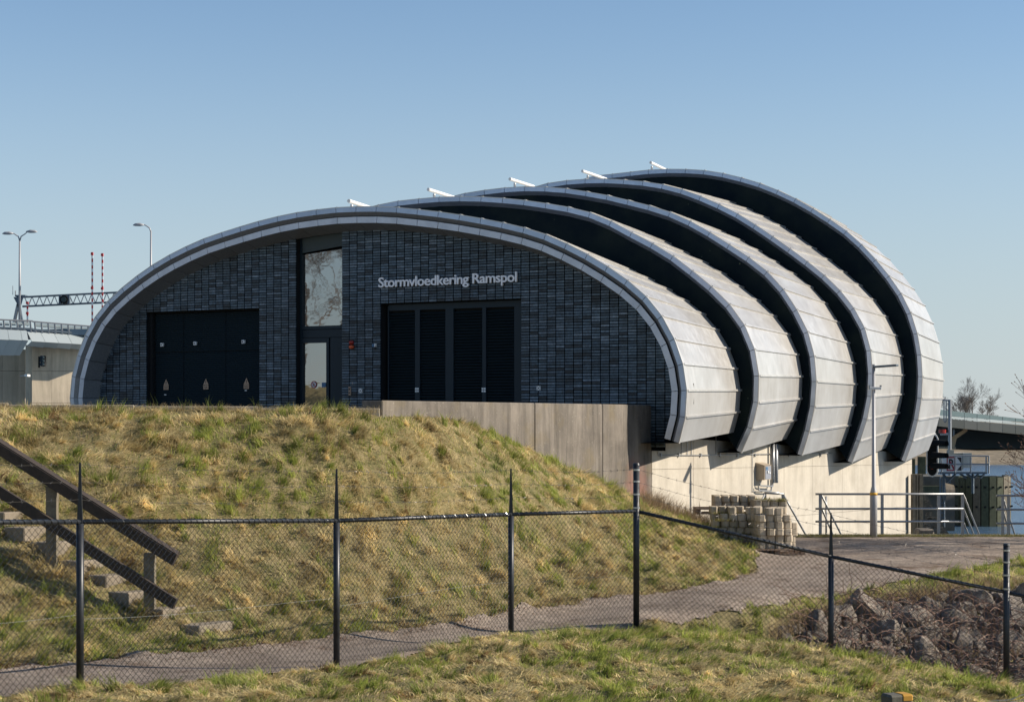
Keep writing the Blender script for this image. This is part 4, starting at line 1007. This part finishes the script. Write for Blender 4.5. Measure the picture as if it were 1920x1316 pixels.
MB().tube([(-1*k_,0,94*k_),(-14*k_,0,96*k_)], .05, 6).build('top_arm', M['galv'], MS)
mb = MB().tube([(-11*k_,0,94*k_),(-11*k_,0,56*k_),(-9*k_,0,53*k_),(-7*k_,0,56*k_),(-7*k_,0,94*k_)], .035, 5); mb.build('ladder_loop', M['galv'], MS)

# ------------------------------------------------------------------ bridge: right part far over the water
BR = thing('road_bridge', 'pale green clad road bridge crossing behind the building at right', 'bridge')
def DV(x): return 167.1/(1-.45*(x-CX)/FOC)
DB = 189.0
def brline(y0, y1, x): return y0+(y1-y0)*(x-1765)/(1920-1765)
xs_ = list(np.arange(1640, 2120, 24))
mbs = MB()
for i in range(len(xs_)-1):
    xa, xb = xs_[i], xs_[i+1]
    def Q(x, y, d): return px(x, y, DV(x)+d)
    def band(nm, mt, ya, yb, da, db, parent=BR):
        a = Q(xa+.4, brline(*ya, xa), da); b = Q(xb-.4, brline(*ya, xb), da); c = Q(xb-.4, brline(*yb, xb), db); d = Q(xa+.4, brline(*yb, xa), db)
        t = Vector((0, .3, 0)); MB().add([d, c, b, a, d+t, c+t, b+t, a+t], [(0,1,2,3),(7,6,5,4),(0,4,5,1),(1,5,6,2),(2,6,7,3),(3,7,4,0)]).build(nm, mt, parent)
    band('screen_panel', M['screen'], (768, 785.5), (778.5, 791.5), 1.0, 1.0)
    band('rail_band', M['bridge'], (779, 792.5), (783, 797), .2, .2)
    band('edge_panel', M['bridge'], (784, 798), (799.5, 815), 0, .8)
for x0, x1, d0, d1, nm in ((1640, 2120, 1.2, 14, 'deck_soffit'),):
    a = Q(x0, brline(798, 814, x0), d0); b = Q(x1, brline(798, 814, x1), d0); v = Vector((0, 13, 0)); MB().add([a, b, b+v, a+v], [(0, 1, 2, 3)]).build(nm, M['under'], BR)
a = px(1786, 800, DB+14); b = px(2120, 862, DB+14); MB().box((a.x, DB+13, -1), (b.x, DB+15, EYE+(HOR-800)/FOC*(DB+14))).build('back_wall', M['under'], BR)
PI_ = Q
mb = MB(); d = 3.0
k1 = [(1776,838),(1790,838),(1794,822),(1814,808),(1814,803),(1806,803),(1806,806),(1786,818),(1783,822),(1780,838)]
n = len(k1); mb = MB().add([px(x, y, DB+d) for x, y in k1]+[px(x, y, DB+d+1.2) for x, y in k1], [tuple(reversed(range(n)))]+[(i, (i+1) % n, n+(i+1) % n, n+i) for i in range(n)]); mb.build('pier_arm', M['abut'], BR)
bx('pier_foot', M['abut'], BR, 1745, 838, 1792, 880, DB+2, 4); bx('pier_wall', M['under'], BR, 1700, 800, 1787, 850, DB+9, 2)
bx('pier_cap', M['wall'], BR, 1806, 849, 1822, 877, 120, 3); bx('pier_cap', M['abut'], BR, 1765, 849, 1806, 880, 120.2, 3)
# left viaduct with abutment
D = 150.0
VB = thing('viaduct', 'grey panelled viaduct with glass railing at the left edge', 'viaduct')
def poly(nm, mt, pts, D, dep, parent, dback=0):
    n = len(pts); f = [px(x, y, D+(dback*i_ if False else 0)) for i_, (x, y) in enumerate(pts)]
    MB().add(f+[p+Vector((0, dep, 0)) for p in f], [tuple(reversed(range(n))), tuple(range(n, 2*n))]+[(i, (i+1) % n, n+(i+1) % n, n+i) for i in range(n)]).build(nm, mt, parent)
# nearer left block of panels: upper sloping and lower sloping faces
def facet(nm, mt, q4, ds, parent):
    v = [px(x, y, d-150+DV(x)) for (x, y), d in zip(q4, ds)]; t = Vector((-.15, .4, .05))
    MB().add(v+[p+t for p in v], [(3,2,1,0),(4,5,6,7),(0,1,5,4),(1,2,6,5),(2,3,7,6),(3,0,4,7)]).build(nm, mt, parent)
ul = lambda x: 618.5+(x+0)*.078; ml = lambda x: 634+x*.07; 
def T(x, f): return x
sets = [(-60,-18),(-17.5,14),(14.5,38.5),(39,50)]
for xa, xb in sets:
    facet('edge_panel', M['bridge'], [(xa, 618+.05*xa), (xb, 618+.05*xb), (min(xb+3+.0, 58), 637+.03*xb), (xa+3, 636.5+.03*xa)], (D, D, D-2.2, D-2.2), VB)
    facet('edge_panel', M['bridge'], [(xa+3, 637.2+.03*xa), (min(xb+3, 58), 637.6+.03*xb), (xb-13, 667-.01*xb), (xa-13, 666)], (D-2.2, D-2.2, D-.5, D-.5), VB)
for xa, xb in ((51,76),(76.5,101),(101.5,126),(126.5,151),(151.5,176),(176.5,201)):
    facet('edge_panel', M['bridge'], [(xa, 622+.065*(xa-51)), (xb, 622+.065*(xb-51)), (xb+9, 640+.06*(xb-51)), (xa+9, 640+.06*(xa-51))], (D+1, D+1, D-.6, D-.6), VB)
    facet('edge_panel', M['bridge'], [(xa+9, 640.6+.06*(xa-51)), (xb+9, 640.6+.06*(xb-51)), (xb+5, 650.5+.06*(xb-51)), (xa+1, 648.5+.06*(xa-51))], (D-.6, D-.6, D+.3, D+.3), VB)
for xa, xb, ya, yb in ((-60, 61, 597, 602), (61, 230, 603, 617)):
    def yy(x): return ya+(yb-ya)*(x-xa)/(xb-xa)
    MB().tube([px(xa, yy(xa), DV(xa)+1), px(xb, yy(xb), DV(xb)+1)], .07, 6).build('hand_rail', M['galv'], VB)
    MB().tube([px(xa, yy(xa)+15, DV(xa)+1), px(xb, yy(xb)+15, DV(xb)+1)], .10, 6).build('lower_rail', M['steelblue'], VB)
    for x in np.arange(xa+4, xb-3, 12.5): MB().bar(px(x, yy(x), DV(x)+1), px(x+2, yy(x)+22, DV(x)+1), .12, .12, (0, 1, 0)).build('rail_post', M['galv'], VB)
gl = mat('railing_glass', (.30, .36, .38), .2); 
for xa in np.arange(-56, 55, 12.5): facet('glass_panel', gl, [(xa+1, 604), (xa+10, 604.5), (xa+11, 611), (xa+2, 610.5)], (D+1.3,)*4, VB)
for xa in np.arange(66, 205, 12.5): y = 603+.083*(xa-61); facet('glass_panel', gl, [(xa+1, y+3), (xa+10, y+3.7), (xa+11, y+10), (xa+2, y+9.5)], (D+1.3,)*4, VB)
bx('deck_beam', M['under'], VB, -60, 617, 240, 628, D+2, 9)
AB = thing('bridge_abutment', 'stained concrete bridge abutment with rounded corner below the viaduct', 'abutment')
k_ = D/FOC
for xa, xb, ya in ((60,97,645),(97.4,150,648),(150.4,240,650)):
    for y0, y1 in ((ya, 695), (695.6, 755), (755.6, 800)): facet('concrete_panel', M['abut'], [(xa, y0), (xb, y0), (xb, y1), (xa, y1)], (D+1.5,)*4, AB)
mb = MB(); c = px(60, 0, D+1.5); r = 10*k_*1.6; zt_ = EYE+(HOR-645)*k_; zb_ = -1
for i in range(10):
    a0, a1 = math.pi*.5*i/10, math.pi*.5*(i+1)/10
    mb.add([(c.x-r*math.sin(a0), c.y+r-r*math.cos(a0), zb_), (c.x-r*math.sin(a1), c.y+r-r*math.cos(a1), zb_), (c.x-r*math.sin(a1), c.y+r-r*math.cos(a1), zt_), (c.x-r*math.sin(a0), c.y+r-r*math.cos(a0), zt_)], [(3,2,1,0)])
mb.build('rounded_corner', M['abut'], AB, smooth=True)
for xa, xb in ((-60, 3.6), (4.2, 47)):
    for y0, y1 in ((655, 695), (695.6, 800)): bx('recessed_panel', M['abut'], AB, xa, y0, xb, y1, D+6, 2)
TL = thing('wall_traffic_light', 'black three lens traffic signal bracketed to the abutment wall', 'traffic light', px(82, 677, D+.6)); k_ = (D+.6)/FOC
MB().box((-4*k_,-.25,-10*k_),(3*k_,.25,10*k_)).build('housing', M['black'], TL)
for z in (6.5, 0, -6.5): MB().tube([(0,-.8,z*k_),(0,-.25,z*k_)], 3.2*k_, 12, True).build('lens_hood', M['frame'], TL)
MB().bar((-11*k_,.4,-12*k_), (-11*k_,.4,9*k_), .12, .12, (0,1,0)).bar((-11*k_,.4,5*k_), (-3*k_,.2,5*k_), .1, .1).bar((-11*k_,.4,-7*k_), (-3*k_,.2,-7*k_), .1, .1).build('bracket', M['black'], TL)
SC = thing('security_camera', 'white camera on a short arm on the abutment wall', 'camera', px(52, 704, D)); k_ = D/FOC
MB().box((-2.5*k_,-.6,-2*k_),(3*k_,.3,2*k_)).build('camera_body', M['white'], SC); MB().bar((-16*k_,.3,-.5*k_), (-2*k_,.1,0), .08, .08).build('arm', M['galv'], SC)
# street lamps
def streetlamp(x, ytop, ybase, D, arms, label):
    o = thing('street_lamp', label, 'street lamp', px(x, ybase, D), 0, 'street lamps on the viaduct'); k_ = D/FOC
    H_ = (ybase-ytop)*k_
    MB().tube([(0,0,-1),(0,0,H_*.45),(0,0,H_-.5)], [.12,.10,.07], 8).build('pole', M['pole'], o, smooth=True)
    for sx_, ln, rise in arms:
        MB().tube([(0,0,H_-.6),(sx_*.12,0,H_-.25),(sx_*.5,0,H_),(sx_*ln*k_,0,H_+rise)], [.07,.06,.05,.045], 6).build('arm', M['pole'], o, smooth=True)
        e = Vector((sx_*ln*k_, 0, H_+rise)); MB().tube([e-Vector((sx_*.1,0,0)), e+Vector((sx_*.25,0,.03)), e+Vector((sx_*.65,0,.02)), e+Vector((sx_*.85,0,-.02))], [.05,.14,.12,.03], 8).build('lamp_head', M['pole'], o, smooth=True)
streetlamp(37, 438, 604, 158, ((-1, 14, .0), (1, 14, .15)), 'double armed street lamp on the viaduct at far left')
streetlamp(283, 422, 620, 158, ((-1, 15, .0),), 'single armed street lamp rising behind the curved roof edge')
GA = thing('sign_gantry', 'blue grey lattice gantry spanning above the viaduct at left', 'gantry'); D = 162; k_ = D/FOC
def gy(x, y0, y1): return y0+(y1-y0)*(x-45)/(215-45)
for ya, yb in ((557, 548.5), (574.5, 566.5)):
    for dq in (0, 1.0): MB().tube([px(42, ya+.2, D+dq), px(300, gy(300, ya, yb), D+dq)], .085, 6).build('chord', M['steelblue'], GA)
x = 46; up = True
while x < 290:
    a = px(x, gy(x, 557, 548.5), D); b = px(x+7, gy(x+7, 574.5, 566.5), D)
    if not up: a = px(x+7, gy(x+7, 557, 548.5), D); b = px(x, gy(x, 574.5, 566.5), D)
    MB().tube([a, b], .045, 4).build('diagonal_brace', M['galv'], GA); x += 7; up = not up
MB().add([px(x_, y_, D+dq) for dq in (0, 1) for x_, y_ in ((25,557),(44,557),(40,572),(33,572))], [(3,2,1,0),(4,5,6,7),(0,1,5,4),(1,2,6,5),(2,3,7,6),(3,0,4,7)]).build('column_head', M['steelblue'], GA)
MB().bar(px(34, 570, D), px(26, 608, D), .22, .3, (0,1,0)).build('column_leg', M['galv'], GA); MB().bar(px(35, 570, D), px(42, 608, D), .22, .3, (0,1,0)).build('column_leg', M['galv'], GA)
MB().box(tuple(px(28, 556, D)), tuple(px(47, 553, D)+Vector((0, 1, 0)))).build('walkway', M['steelblue'], GA)
MB().tube([px(24, 553, D), px(24, 536, D)], .03, 5).tube([px(29, 553, D), px(29, 545, D)], .05, 5).build('antenna', M['galv'], GA)
ol = thing('gantry_signal', 'dark round signal head hanging in the middle of the gantry', 'signal', px(121, 562, D-.5))
MB().tube([(0,-.3,0),(0,.4,0)], 8*k_, 16).build('signal_disc', M['black'], ol); MB().tube([(0,-.4,0),(0,-.3,0)], 5*k_, 12).build('inner_ring', M['frame2'], ol)
MB().box((-10*k_,-.2,-8*k_),(-6*k_,.2,8*k_)).box((6*k_,-.2,-8*k_),(10*k_,.2,8*k_)).build('mount', M['steelblue'], ol)
wt, rd = M['white'], mat('boom_red', (.5, .02, .02), .5)
for x, y0, y1, lab in ((173,473,622,'left of the two tall red and white barrier booms raised over the viaduct'),(192,475,622,'right of the two tall red and white barrier booms raised over the viaduct'),(51.5,567,612,'short raised red and white barrier boom beside the far left street lamp')):
    D = 156; k_ = D/FOC; o = thing('barrier_boom', lab, 'barrier', px(x, y1, D), 0, 'raised barrier booms'); H_ = (y1-y0)*k_; nseg = max(4, int((y1-y0)/6))
    for i in range(nseg):
        z0, z1 = H_*i/nseg, H_*(i+1)/nseg; MB().box((-.062,-.05,z0),(.062,.05,z1)).build('boom_stripe', rd if i % 2 else wt, o)
    for z in (H_*.98, H_*.55): MB().box((-.11,-.1,z-.1),(.08,.1,z+.1)).build('boom_lamp', rd, o)

# ------------------------------------------------------------------ bare trees
def bare_tree(name, label, base, height, seed, spread=.55, mt='bark', r0=.12, depth=5, twig=.01, lean=(0, 0), buds=False, nb=(3, 4), cat='tree'):
    o = thing(name, label, cat, base); r = random.Random(seed); mb = MB(); tw = MB(); bd = MB()
    def grow(p, d, ln, rad, lev):
        n = 3; pts = [p]; dirs = d
        for i in range(n):
            dirs = (dirs+Vector((r.uniform(-1, 1), r.uniform(-1, 1), r.uniform(-.3, .7)))*.16).normalized(); pts.append(pts[-1]+dirs*ln/n)
        rs = [max(rad*(1-.4*i/n), twig*.6) for i in range(n+1)]
        (mb if lev < 2 else tw).tube(pts, rs, 6 if lev < 2 else 3, False)
        if lev >= depth:
            if buds: c = pts[-1]; bd.tube([c-dirs*.012, c+dirs*.01, c+dirs*.035], [.004, .012, .003], 4)
            return
        if buds and lev >= depth-1:
            for q_ in pts[1:]:
                c = q_; bd.tube([c, c+Vector((r.uniform(-.02,.02), 0, .02))], [.009, .004], 4)
        for k in range(r.randint(*nb)):
            t = r.uniform(.35, 1) if k else 1; j = min(int(t*n), n-1); q_ = pts[j]+(pts[j+1]-pts[j])*(t*n-j)
            ax = Vector((r.uniform(-1, 1), r.uniform(-1, 1), r.uniform(-.2, .5))).normalized()
            nd = (dirs+ax*spread*(.6 if k == 0 else 1.25)).normalized()
            grow(q_, nd, ln*r.uniform(.55, .8), rs[-1]*.8 if k == 0 else rs[-1]*.62, lev+1)
    grow(Vector((0, 0, 0)), Vector((lean[0], lean[1], 1)).normalized(), height*.33, r0, 0)
    mb.build('trunk', M[mt], o, smooth=True); t = tw.build('crown', M[mt], o)
    if buds: bd.build('buds', M['bud'], o)
    return o
for x, hgt_, sd_ in ((1797, 11, 3), (1808, 10, 8), (1826, 12.5, 4), (1842, 9.5, 9), (1784, 7, 12)):
    D = 260; g = px(x, 800, D); bare_tree('bare_tree', {1797: 'bare winter tree behind the bridge, second from left in the clump', 1808: 'bare winter tree behind the bridge, middle of the clump', 1826: 'tallest bare winter tree behind the bridge', 1842: 'rightmost bare winter tree behind the bridge', 1784: 'lowest leftmost bare tree behind the bridge'}[x], (g.x, D, 0.5), hgt_*.72, sd_, .6, 'farbark', .18, 6, .014)
bare_tree('budding_shrub', 'bare shrub with brown buds reaching in from the right edge', (12.0, 40.6, .2), 4.6, 21, .75, 'barkbrown', .06, 5, .006, (-.25, 0), True)
bare_tree('budding_shrub', 'low budding shrub at the right edge behind the fence', (11.5, 38.6, .1), 4.0, 33, .9, 'barkbrown', .045, 5, .006, (-.45, 0), True)
bare_tree('bare_tree', 'bare tree off the right edge that shades the yard', (14.6, 39.4, .1), 6.5, 35, .85, 'bark', .14, 6, .008, (-.1, 0))
# trees left of the dike, seen mirrored in the entrance glass
for i, (x, y, h_) in enumerate(((-40, 27, 15), (-47, 33, 14), (-52, 24, 16), (-36, 21, 13))):
    bare_tree('bare_tree', ['bare tree mirrored in the entrance glass, nearest the dike', 'bare tree mirrored in the entrance glass, towards the viaduct', 'tallest bare tree mirrored in the entrance glass', 'smaller bare tree mirrored low in the door glass'][i], (x, y, 2.5), h_, 50+i, .7, 'bark', .28, 6, .02)

# ------------------------------------------------------------------ grass
def frustum(x, y, z, m=60):
    X = CX+x/y*FOC; Yp = HOR+(EYE-z)/y*FOC; return (X > -m) & (X < 1920+m) & (Yp < 1316+90)
def build_blades(name, P, h, wdt, dirx, diry, lean, col, label=None, cat=None):
    n = len(P); up = np.stack([dirx*np.sin(lean), diry*np.sin(lean), np.cos(lean)], 1)
    an = rng.uniform(0, np.pi, n); sd = np.stack([np.cos(an), np.sin(an), np.zeros(n)], 1)*wdt[:, None]*.5
    mid = P+up*(h*.5)[:, None]; l2 = lean+.45; up2 = np.stack([dirx*np.sin(l2), diry*np.sin(l2), np.cos(l2)], 1); tip = mid+up2*(h*.55)[:, None]
    V = np.stack([P-sd, P+sd, mid+sd*.8, mid-sd*.8, tip], 1).reshape(-1, 3)
    b0 = np.arange(n)*5
    me = bpy.data.meshes.new(name); me.vertices.add(n*5); me.vertices.foreach_set('co', V.ravel())
    Lp = np.stack([b0, b0+1, b0+2, b0+3, b0+3, b0+2, b0+4], 1).ravel()
    me.loops.add(len(Lp)); me.loops.foreach_set('vertex_index', Lp); me.polygons.add(2*n)
    ls = np.stack([np.arange(n)*7, np.arange(n)*7+4], 1).ravel(); me.polygons.foreach_set('loop_start', ls)
    me.materials.append(M['blade']); me.update(calc_edges=True)
    ca = me.attributes.new('Col', 'FLOAT_COLOR', 'POINT'); cc = np.repeat(np.hstack([col, np.ones((n, 1))]), 5, 0); ca.data.foreach_set('color', cc.ravel())
    return setp(link(name, me), label, cat, None, 'stuff')
def colmix(a, b, t): return np.array(a)[None]*(1-t)[:, None]+np.array(b)[None]*t[:, None]
def grass_field(name, n, xr, yr, accept, straw_bias, hscale, label):
    nt_ = int(n*.55); per = 60; nc = nt_//per
    tx = rng.uniform(*xr, nc); ty = rng.uniform(*yr, nc); tid = np.repeat(np.arange(nc), per)
    sg = rng.uniform(.02, .06, nc)[tid]
    x = np.concatenate([rng.uniform(*xr, n-nt_), tx[tid]+rng.normal(0, 1, nc*per)*sg]); y = np.concatenate([rng.uniform(*yr, n-nt_), ty[tid]+rng.normal(0, 1, nc*per)*sg])
    tid = np.concatenate([np.full(n-nt_, -1), tid]); tval = rng.random((nc+1, 5)); tang = rng.uniform(-1.1, 1.1, nc+1)
    z = hgt(x, y)
    ok = frustum(x, y, z) & (sdw(x, y) > .02) & (y < KERB_Y) & accept(x, y, z)
    x, y, z, tid = x[ok], y[ok], z[ok], tid[ok]; n = len(x); tu = tid >= 0; tv = tval[tid]
    g1 = fbm(x*.9, y*.9, 41, 4); g2 = fbm(x*3.3, y*3.3, 47, 3); tus = fbm(x*2.2, y*2.2, 53, 3)
    green = np.clip((g1*.55+g2*.45-.5+(0-straw_bias))*5+.5, 0, 1)
    isg = rng.random(n) < (green*.72+.07)
    h = np.where(isg, rng.uniform(.05, .13, n), rng.uniform(.07, .20, n))*hscale*(.6+.9*tus)
    isg = np.where(tu & (rng.random(n) < .8), tv[:, 0] < green*.6+.10, isg)
    h = h*np.where(tu, .8+.9*tv[:, 1], .85)
    lean = np.where(isg, rng.uniform(.1, .8, n), rng.uniform(.7, 1.45, n))
    ang = fbm(x*1.3, y*1.3, 61, 3)*9+np.where(tu, tang[tid]+rng.normal(0, .45, n), rng.normal(0, .9, n))
    dx, dy = np.cos(ang)+U[0]*.5, np.sin(ang)+U[1]*.5; nn = np.hypot(dx, dy)+1e-6; dx /= nn; dy /= nn
    t = np.where(tu, tv[:, 2]*.7+rng.random(n)*.3, rng.random(n)); t2 = np.where(tu, tv[:, 3], rng.random(n))
    cg = colmix((.11, .15, .025), (.42, .45, .11), t); cs = colmix((.34, .26, .11), (.90, .75, .42), t)
    brown = (fbm(x*2.6, y*2.6, 71, 3) > .66) & (t2 < .5)
    cs[brown] = cs[brown]*np.array([.38, .30, .26]); col = np.where(isg[:, None], cg, cs)*np.clip(.40+1.2*fbm(x*4.2, y*4.2, 81, 3), .45, 1.4)[:, None]
    return build_blades(name, np.stack([x, y, z-.01], 1), h, rng.uniform(.006, .012, n), dx, dy, lean, col, label, 'grass')
gully = lambda x, y: (x > 3.0) & (y > 26.2) & (y < 33.0) & (CX+x/y*FOC > 1430) & (h0(x, y) < -.12)
near_line = lambda x, y: np.interp(x, ne[:, 0], ne[:, 1])
grass_field('dike_grass', 900000, (-8.5, 6.2), (19.5, 41.6), lambda x, y, z: (~on_path(x, y)) & (y > near_line(x, y)+.3) & (~gully(x, y)) & (x-5.2 < (41.6-y)*10), .035, .95, 'matted straw and green grass covering the dike slope')
grass_field('lawn_grass', 620000, (-7.5, 10.5), (17.6, 28.5), lambda x, y, z: (~on_path(x, y)) & (y <= near_line(x, y)+.3) & (~gully(x, y)), .055, .75, 'rough lawn grass in the foreground in front of the fence')
grass_field('verge_grass', 160000, (3.5, 13), (28.5, 41.0), lambda x, y, z: (~on_path(x, y)) & (y <= near_line(x, y)+.3) & (~gully(x, y)), -.10, 1.1, 'bright green grass verge between the path and the boulders')
# moss and weeds along the quay edge, crest tufts
def tufts(name, pts, n, hh, spread, cols, label, cat, leanr=(.0, .7), wd=(.004, .008)):
    P = []; 
    for p in pts:
        k = n; a = rng.normal(0, spread, (k, 2)); P.append(np.stack([p[0]+a[:, 0], p[1]+a[:, 1], np.full(k, p[2])], 1))
    P = np.vstack(P); m_ = len(P); an = rng.uniform(0, 6.28, m_); t = rng.random(m_)
    return build_blades(name, P, rng.uniform(*hh, m_), rng.uniform(*wd, m_), np.cos(an), np.sin(an), rng.uniform(*leanr, m_), colmix(cols[0], cols[1], t), label, cat)
STR = ((.22, .17, .08), (.46, .37, .21)); GRN = ((.07, .11, .02), (.19, .22, .05))
pts = []
for _ in range(150):
    x = random.uniform(-9, -2.2); pts.append((x, float(cresty(x))-random.uniform(.0, .15), float(crestz(x))-.04))
tufts('crest_weeds', pts, 10, (.06, .16), .04, STR, 'dry weed tufts growing along the crest of the dike', 'weeds')
pts = []
for cx0, hgt0 in ((205,.3),(285,.2),(348,.35),(395,.22),(480,.25),(580,.18),(625,.28),(640,.2)):
    k_ = (cx0-CX)/FOC; D_ = (CR0[1]-CR0[0]*.149)/(1-.149*k_)-.05; pts.append((k_*D_, D_, float(crestz(k_*D_))-.04))
tufts('crest_weeds', pts, 16, (.12, .30), .07, GRN, 'taller green grass tufts in front of the brick facade', 'weeds', (0, .45))
pts = [(a_, b_, max(float(h0(a_, b_)), .40)+.01) for a_, b_ in ((random.uniform(5.3, 13.2), KERB_Y-.06+abs(random.gauss(0, .09))*random.choice((-1.6, .8))) for _ in range(520))]
tufts('kerb_weeds', pts, 22, (.03, .09), .09, ((.10, .12, .03), (.30, .25, .10)), 'mossy grass strip growing along the quay edge', 'weeds', (.2, 1.2))
pts = []
for _ in range(620):
    i = random.randrange(len(fe)-1); t = random.random(); p = fe[i]*(1-t)+fe[i+1]*t; q_ = (p[0]+random.gauss(0, .10), p[1]+random.gauss(0, .20)); pts.append((q_[0], q_[1], float(h0(q_[0], q_[1]))))
tufts('path_edge_moss', pts, 16, (.015, .05), .10, ((.06, .028, .012), (.16, .075, .03)), 'reddish brown moss and litter along the edge of the path', 'moss', (.5, 1.4), (.008, .016))
# dry weeds at the foot of the wall and on the blocks
pts = []
for _ in range(140):
    x = random.uniform(1195, 1330); t, z, D_ = wallhit(x, 945+(x-1195)*.25, random.uniform(.15, .9)); X = (x-CX)/FOC*D_; pts.append((X, D_, float(hgt(X, D_, False))))
tufts('dry_weeds', pts, 26, (.10, .50), .10, ((.12, .075, .045), (.40, .30, .18)), 'dry brown weeds at the foot of the concrete wall left of the blocks', 'weeds', (.0, .9), (.004, .009))
pts = []
for gg, zz_, hw_ in ((g2, g2.z+.123+.137*4, .48), (g4, g4.z+.40, .34), (g, g.z+.123+.137*5, .3)):
    if zz_ == 0: continue
    for _ in range(34): pts.append((gg.x+random.uniform(-hw_, hw_), gg.y+random.uniform(-.3, .25), zz_-.02))
for _ in range(30): pts.append((g2.x+random.uniform(-.65, .9), g2.y-.45+random.uniform(-.05, .1), g2.z+.12+.137*random.choice((1, 2, 3))))
tufts('block_moss', pts, 30, (.03, .11), .05, ((.09, .11, .02), (.34, .28, .10)), 'grass and moss growing over the stacked concrete blocks', 'moss', (.1, 1.2))
# brambles over the rocks
pts = []
for x, y, s__ in placed:
    if random.random() < .22:
        X = x+random.uniform(-.4, .4); Y = y+random.uniform(-.4, .3); pts.append((X, Y, float(h0(X, Y))+random.uniform(0, .1)))
for _ in range(150):
    xp = random.uniform(1440, 1960); yp = np.interp(xp, [1430, 1500, 1600, 1740, 1790, 1960], [1205, 1165, 1130, 1120, 1100, 1095])+random.uniform(-6, 14); g = ground(xp, float(yp)); pts.append((g.x, g.y, g.z-.02))
for _ in range(130):
    X = random.uniform(2.6, 8.5); Y = 26.9-.12*(X-3)+random.uniform(-.35, .6); pts.append((X, Y, float(h0(X, Y))-.02))
tufts('bank_weeds', pts, 34, (.10, .34), .09, ((.13, .085, .045), (.50, .38, .22)), 'dry brown grass growing between and along the boulders', 'weeds', (.1, 1.2), (.004, .010))
mb = MB(); r = random.Random(77)
for _ in range(1500):
    X = r.uniform(4.2, 10.5); Y = r.uniform(26.6, 31.8); xp = CX+X/Y*FOC
    if xp < 1500 or xp > 1990: continue
    z = float(h0(X, Y)); 
    if z > -.15: continue
    p = Vector((X, Y, z+r.uniform(.05, .3))); d = Vector((r.uniform(-1, 1), r.uniform(-1, .4), r.uniform(.3, 1.2))).normalized(); pts_ = [p]
    for k in range(6): d = (d+Vector((r.uniform(-.4, .4), r.uniform(-.4, .4), -.22+r.uniform(-.15, .15)))).normalized(); pts_.append(pts_[-1]+d*r.uniform(.07, .16))
    mb.tube(pts_, .005, 3, False)
setp(mb.build('brambles', M['bramble']), 'tangled reddish bramble stems over the boulders behind the fence', 'brambles', None, 'stuff')
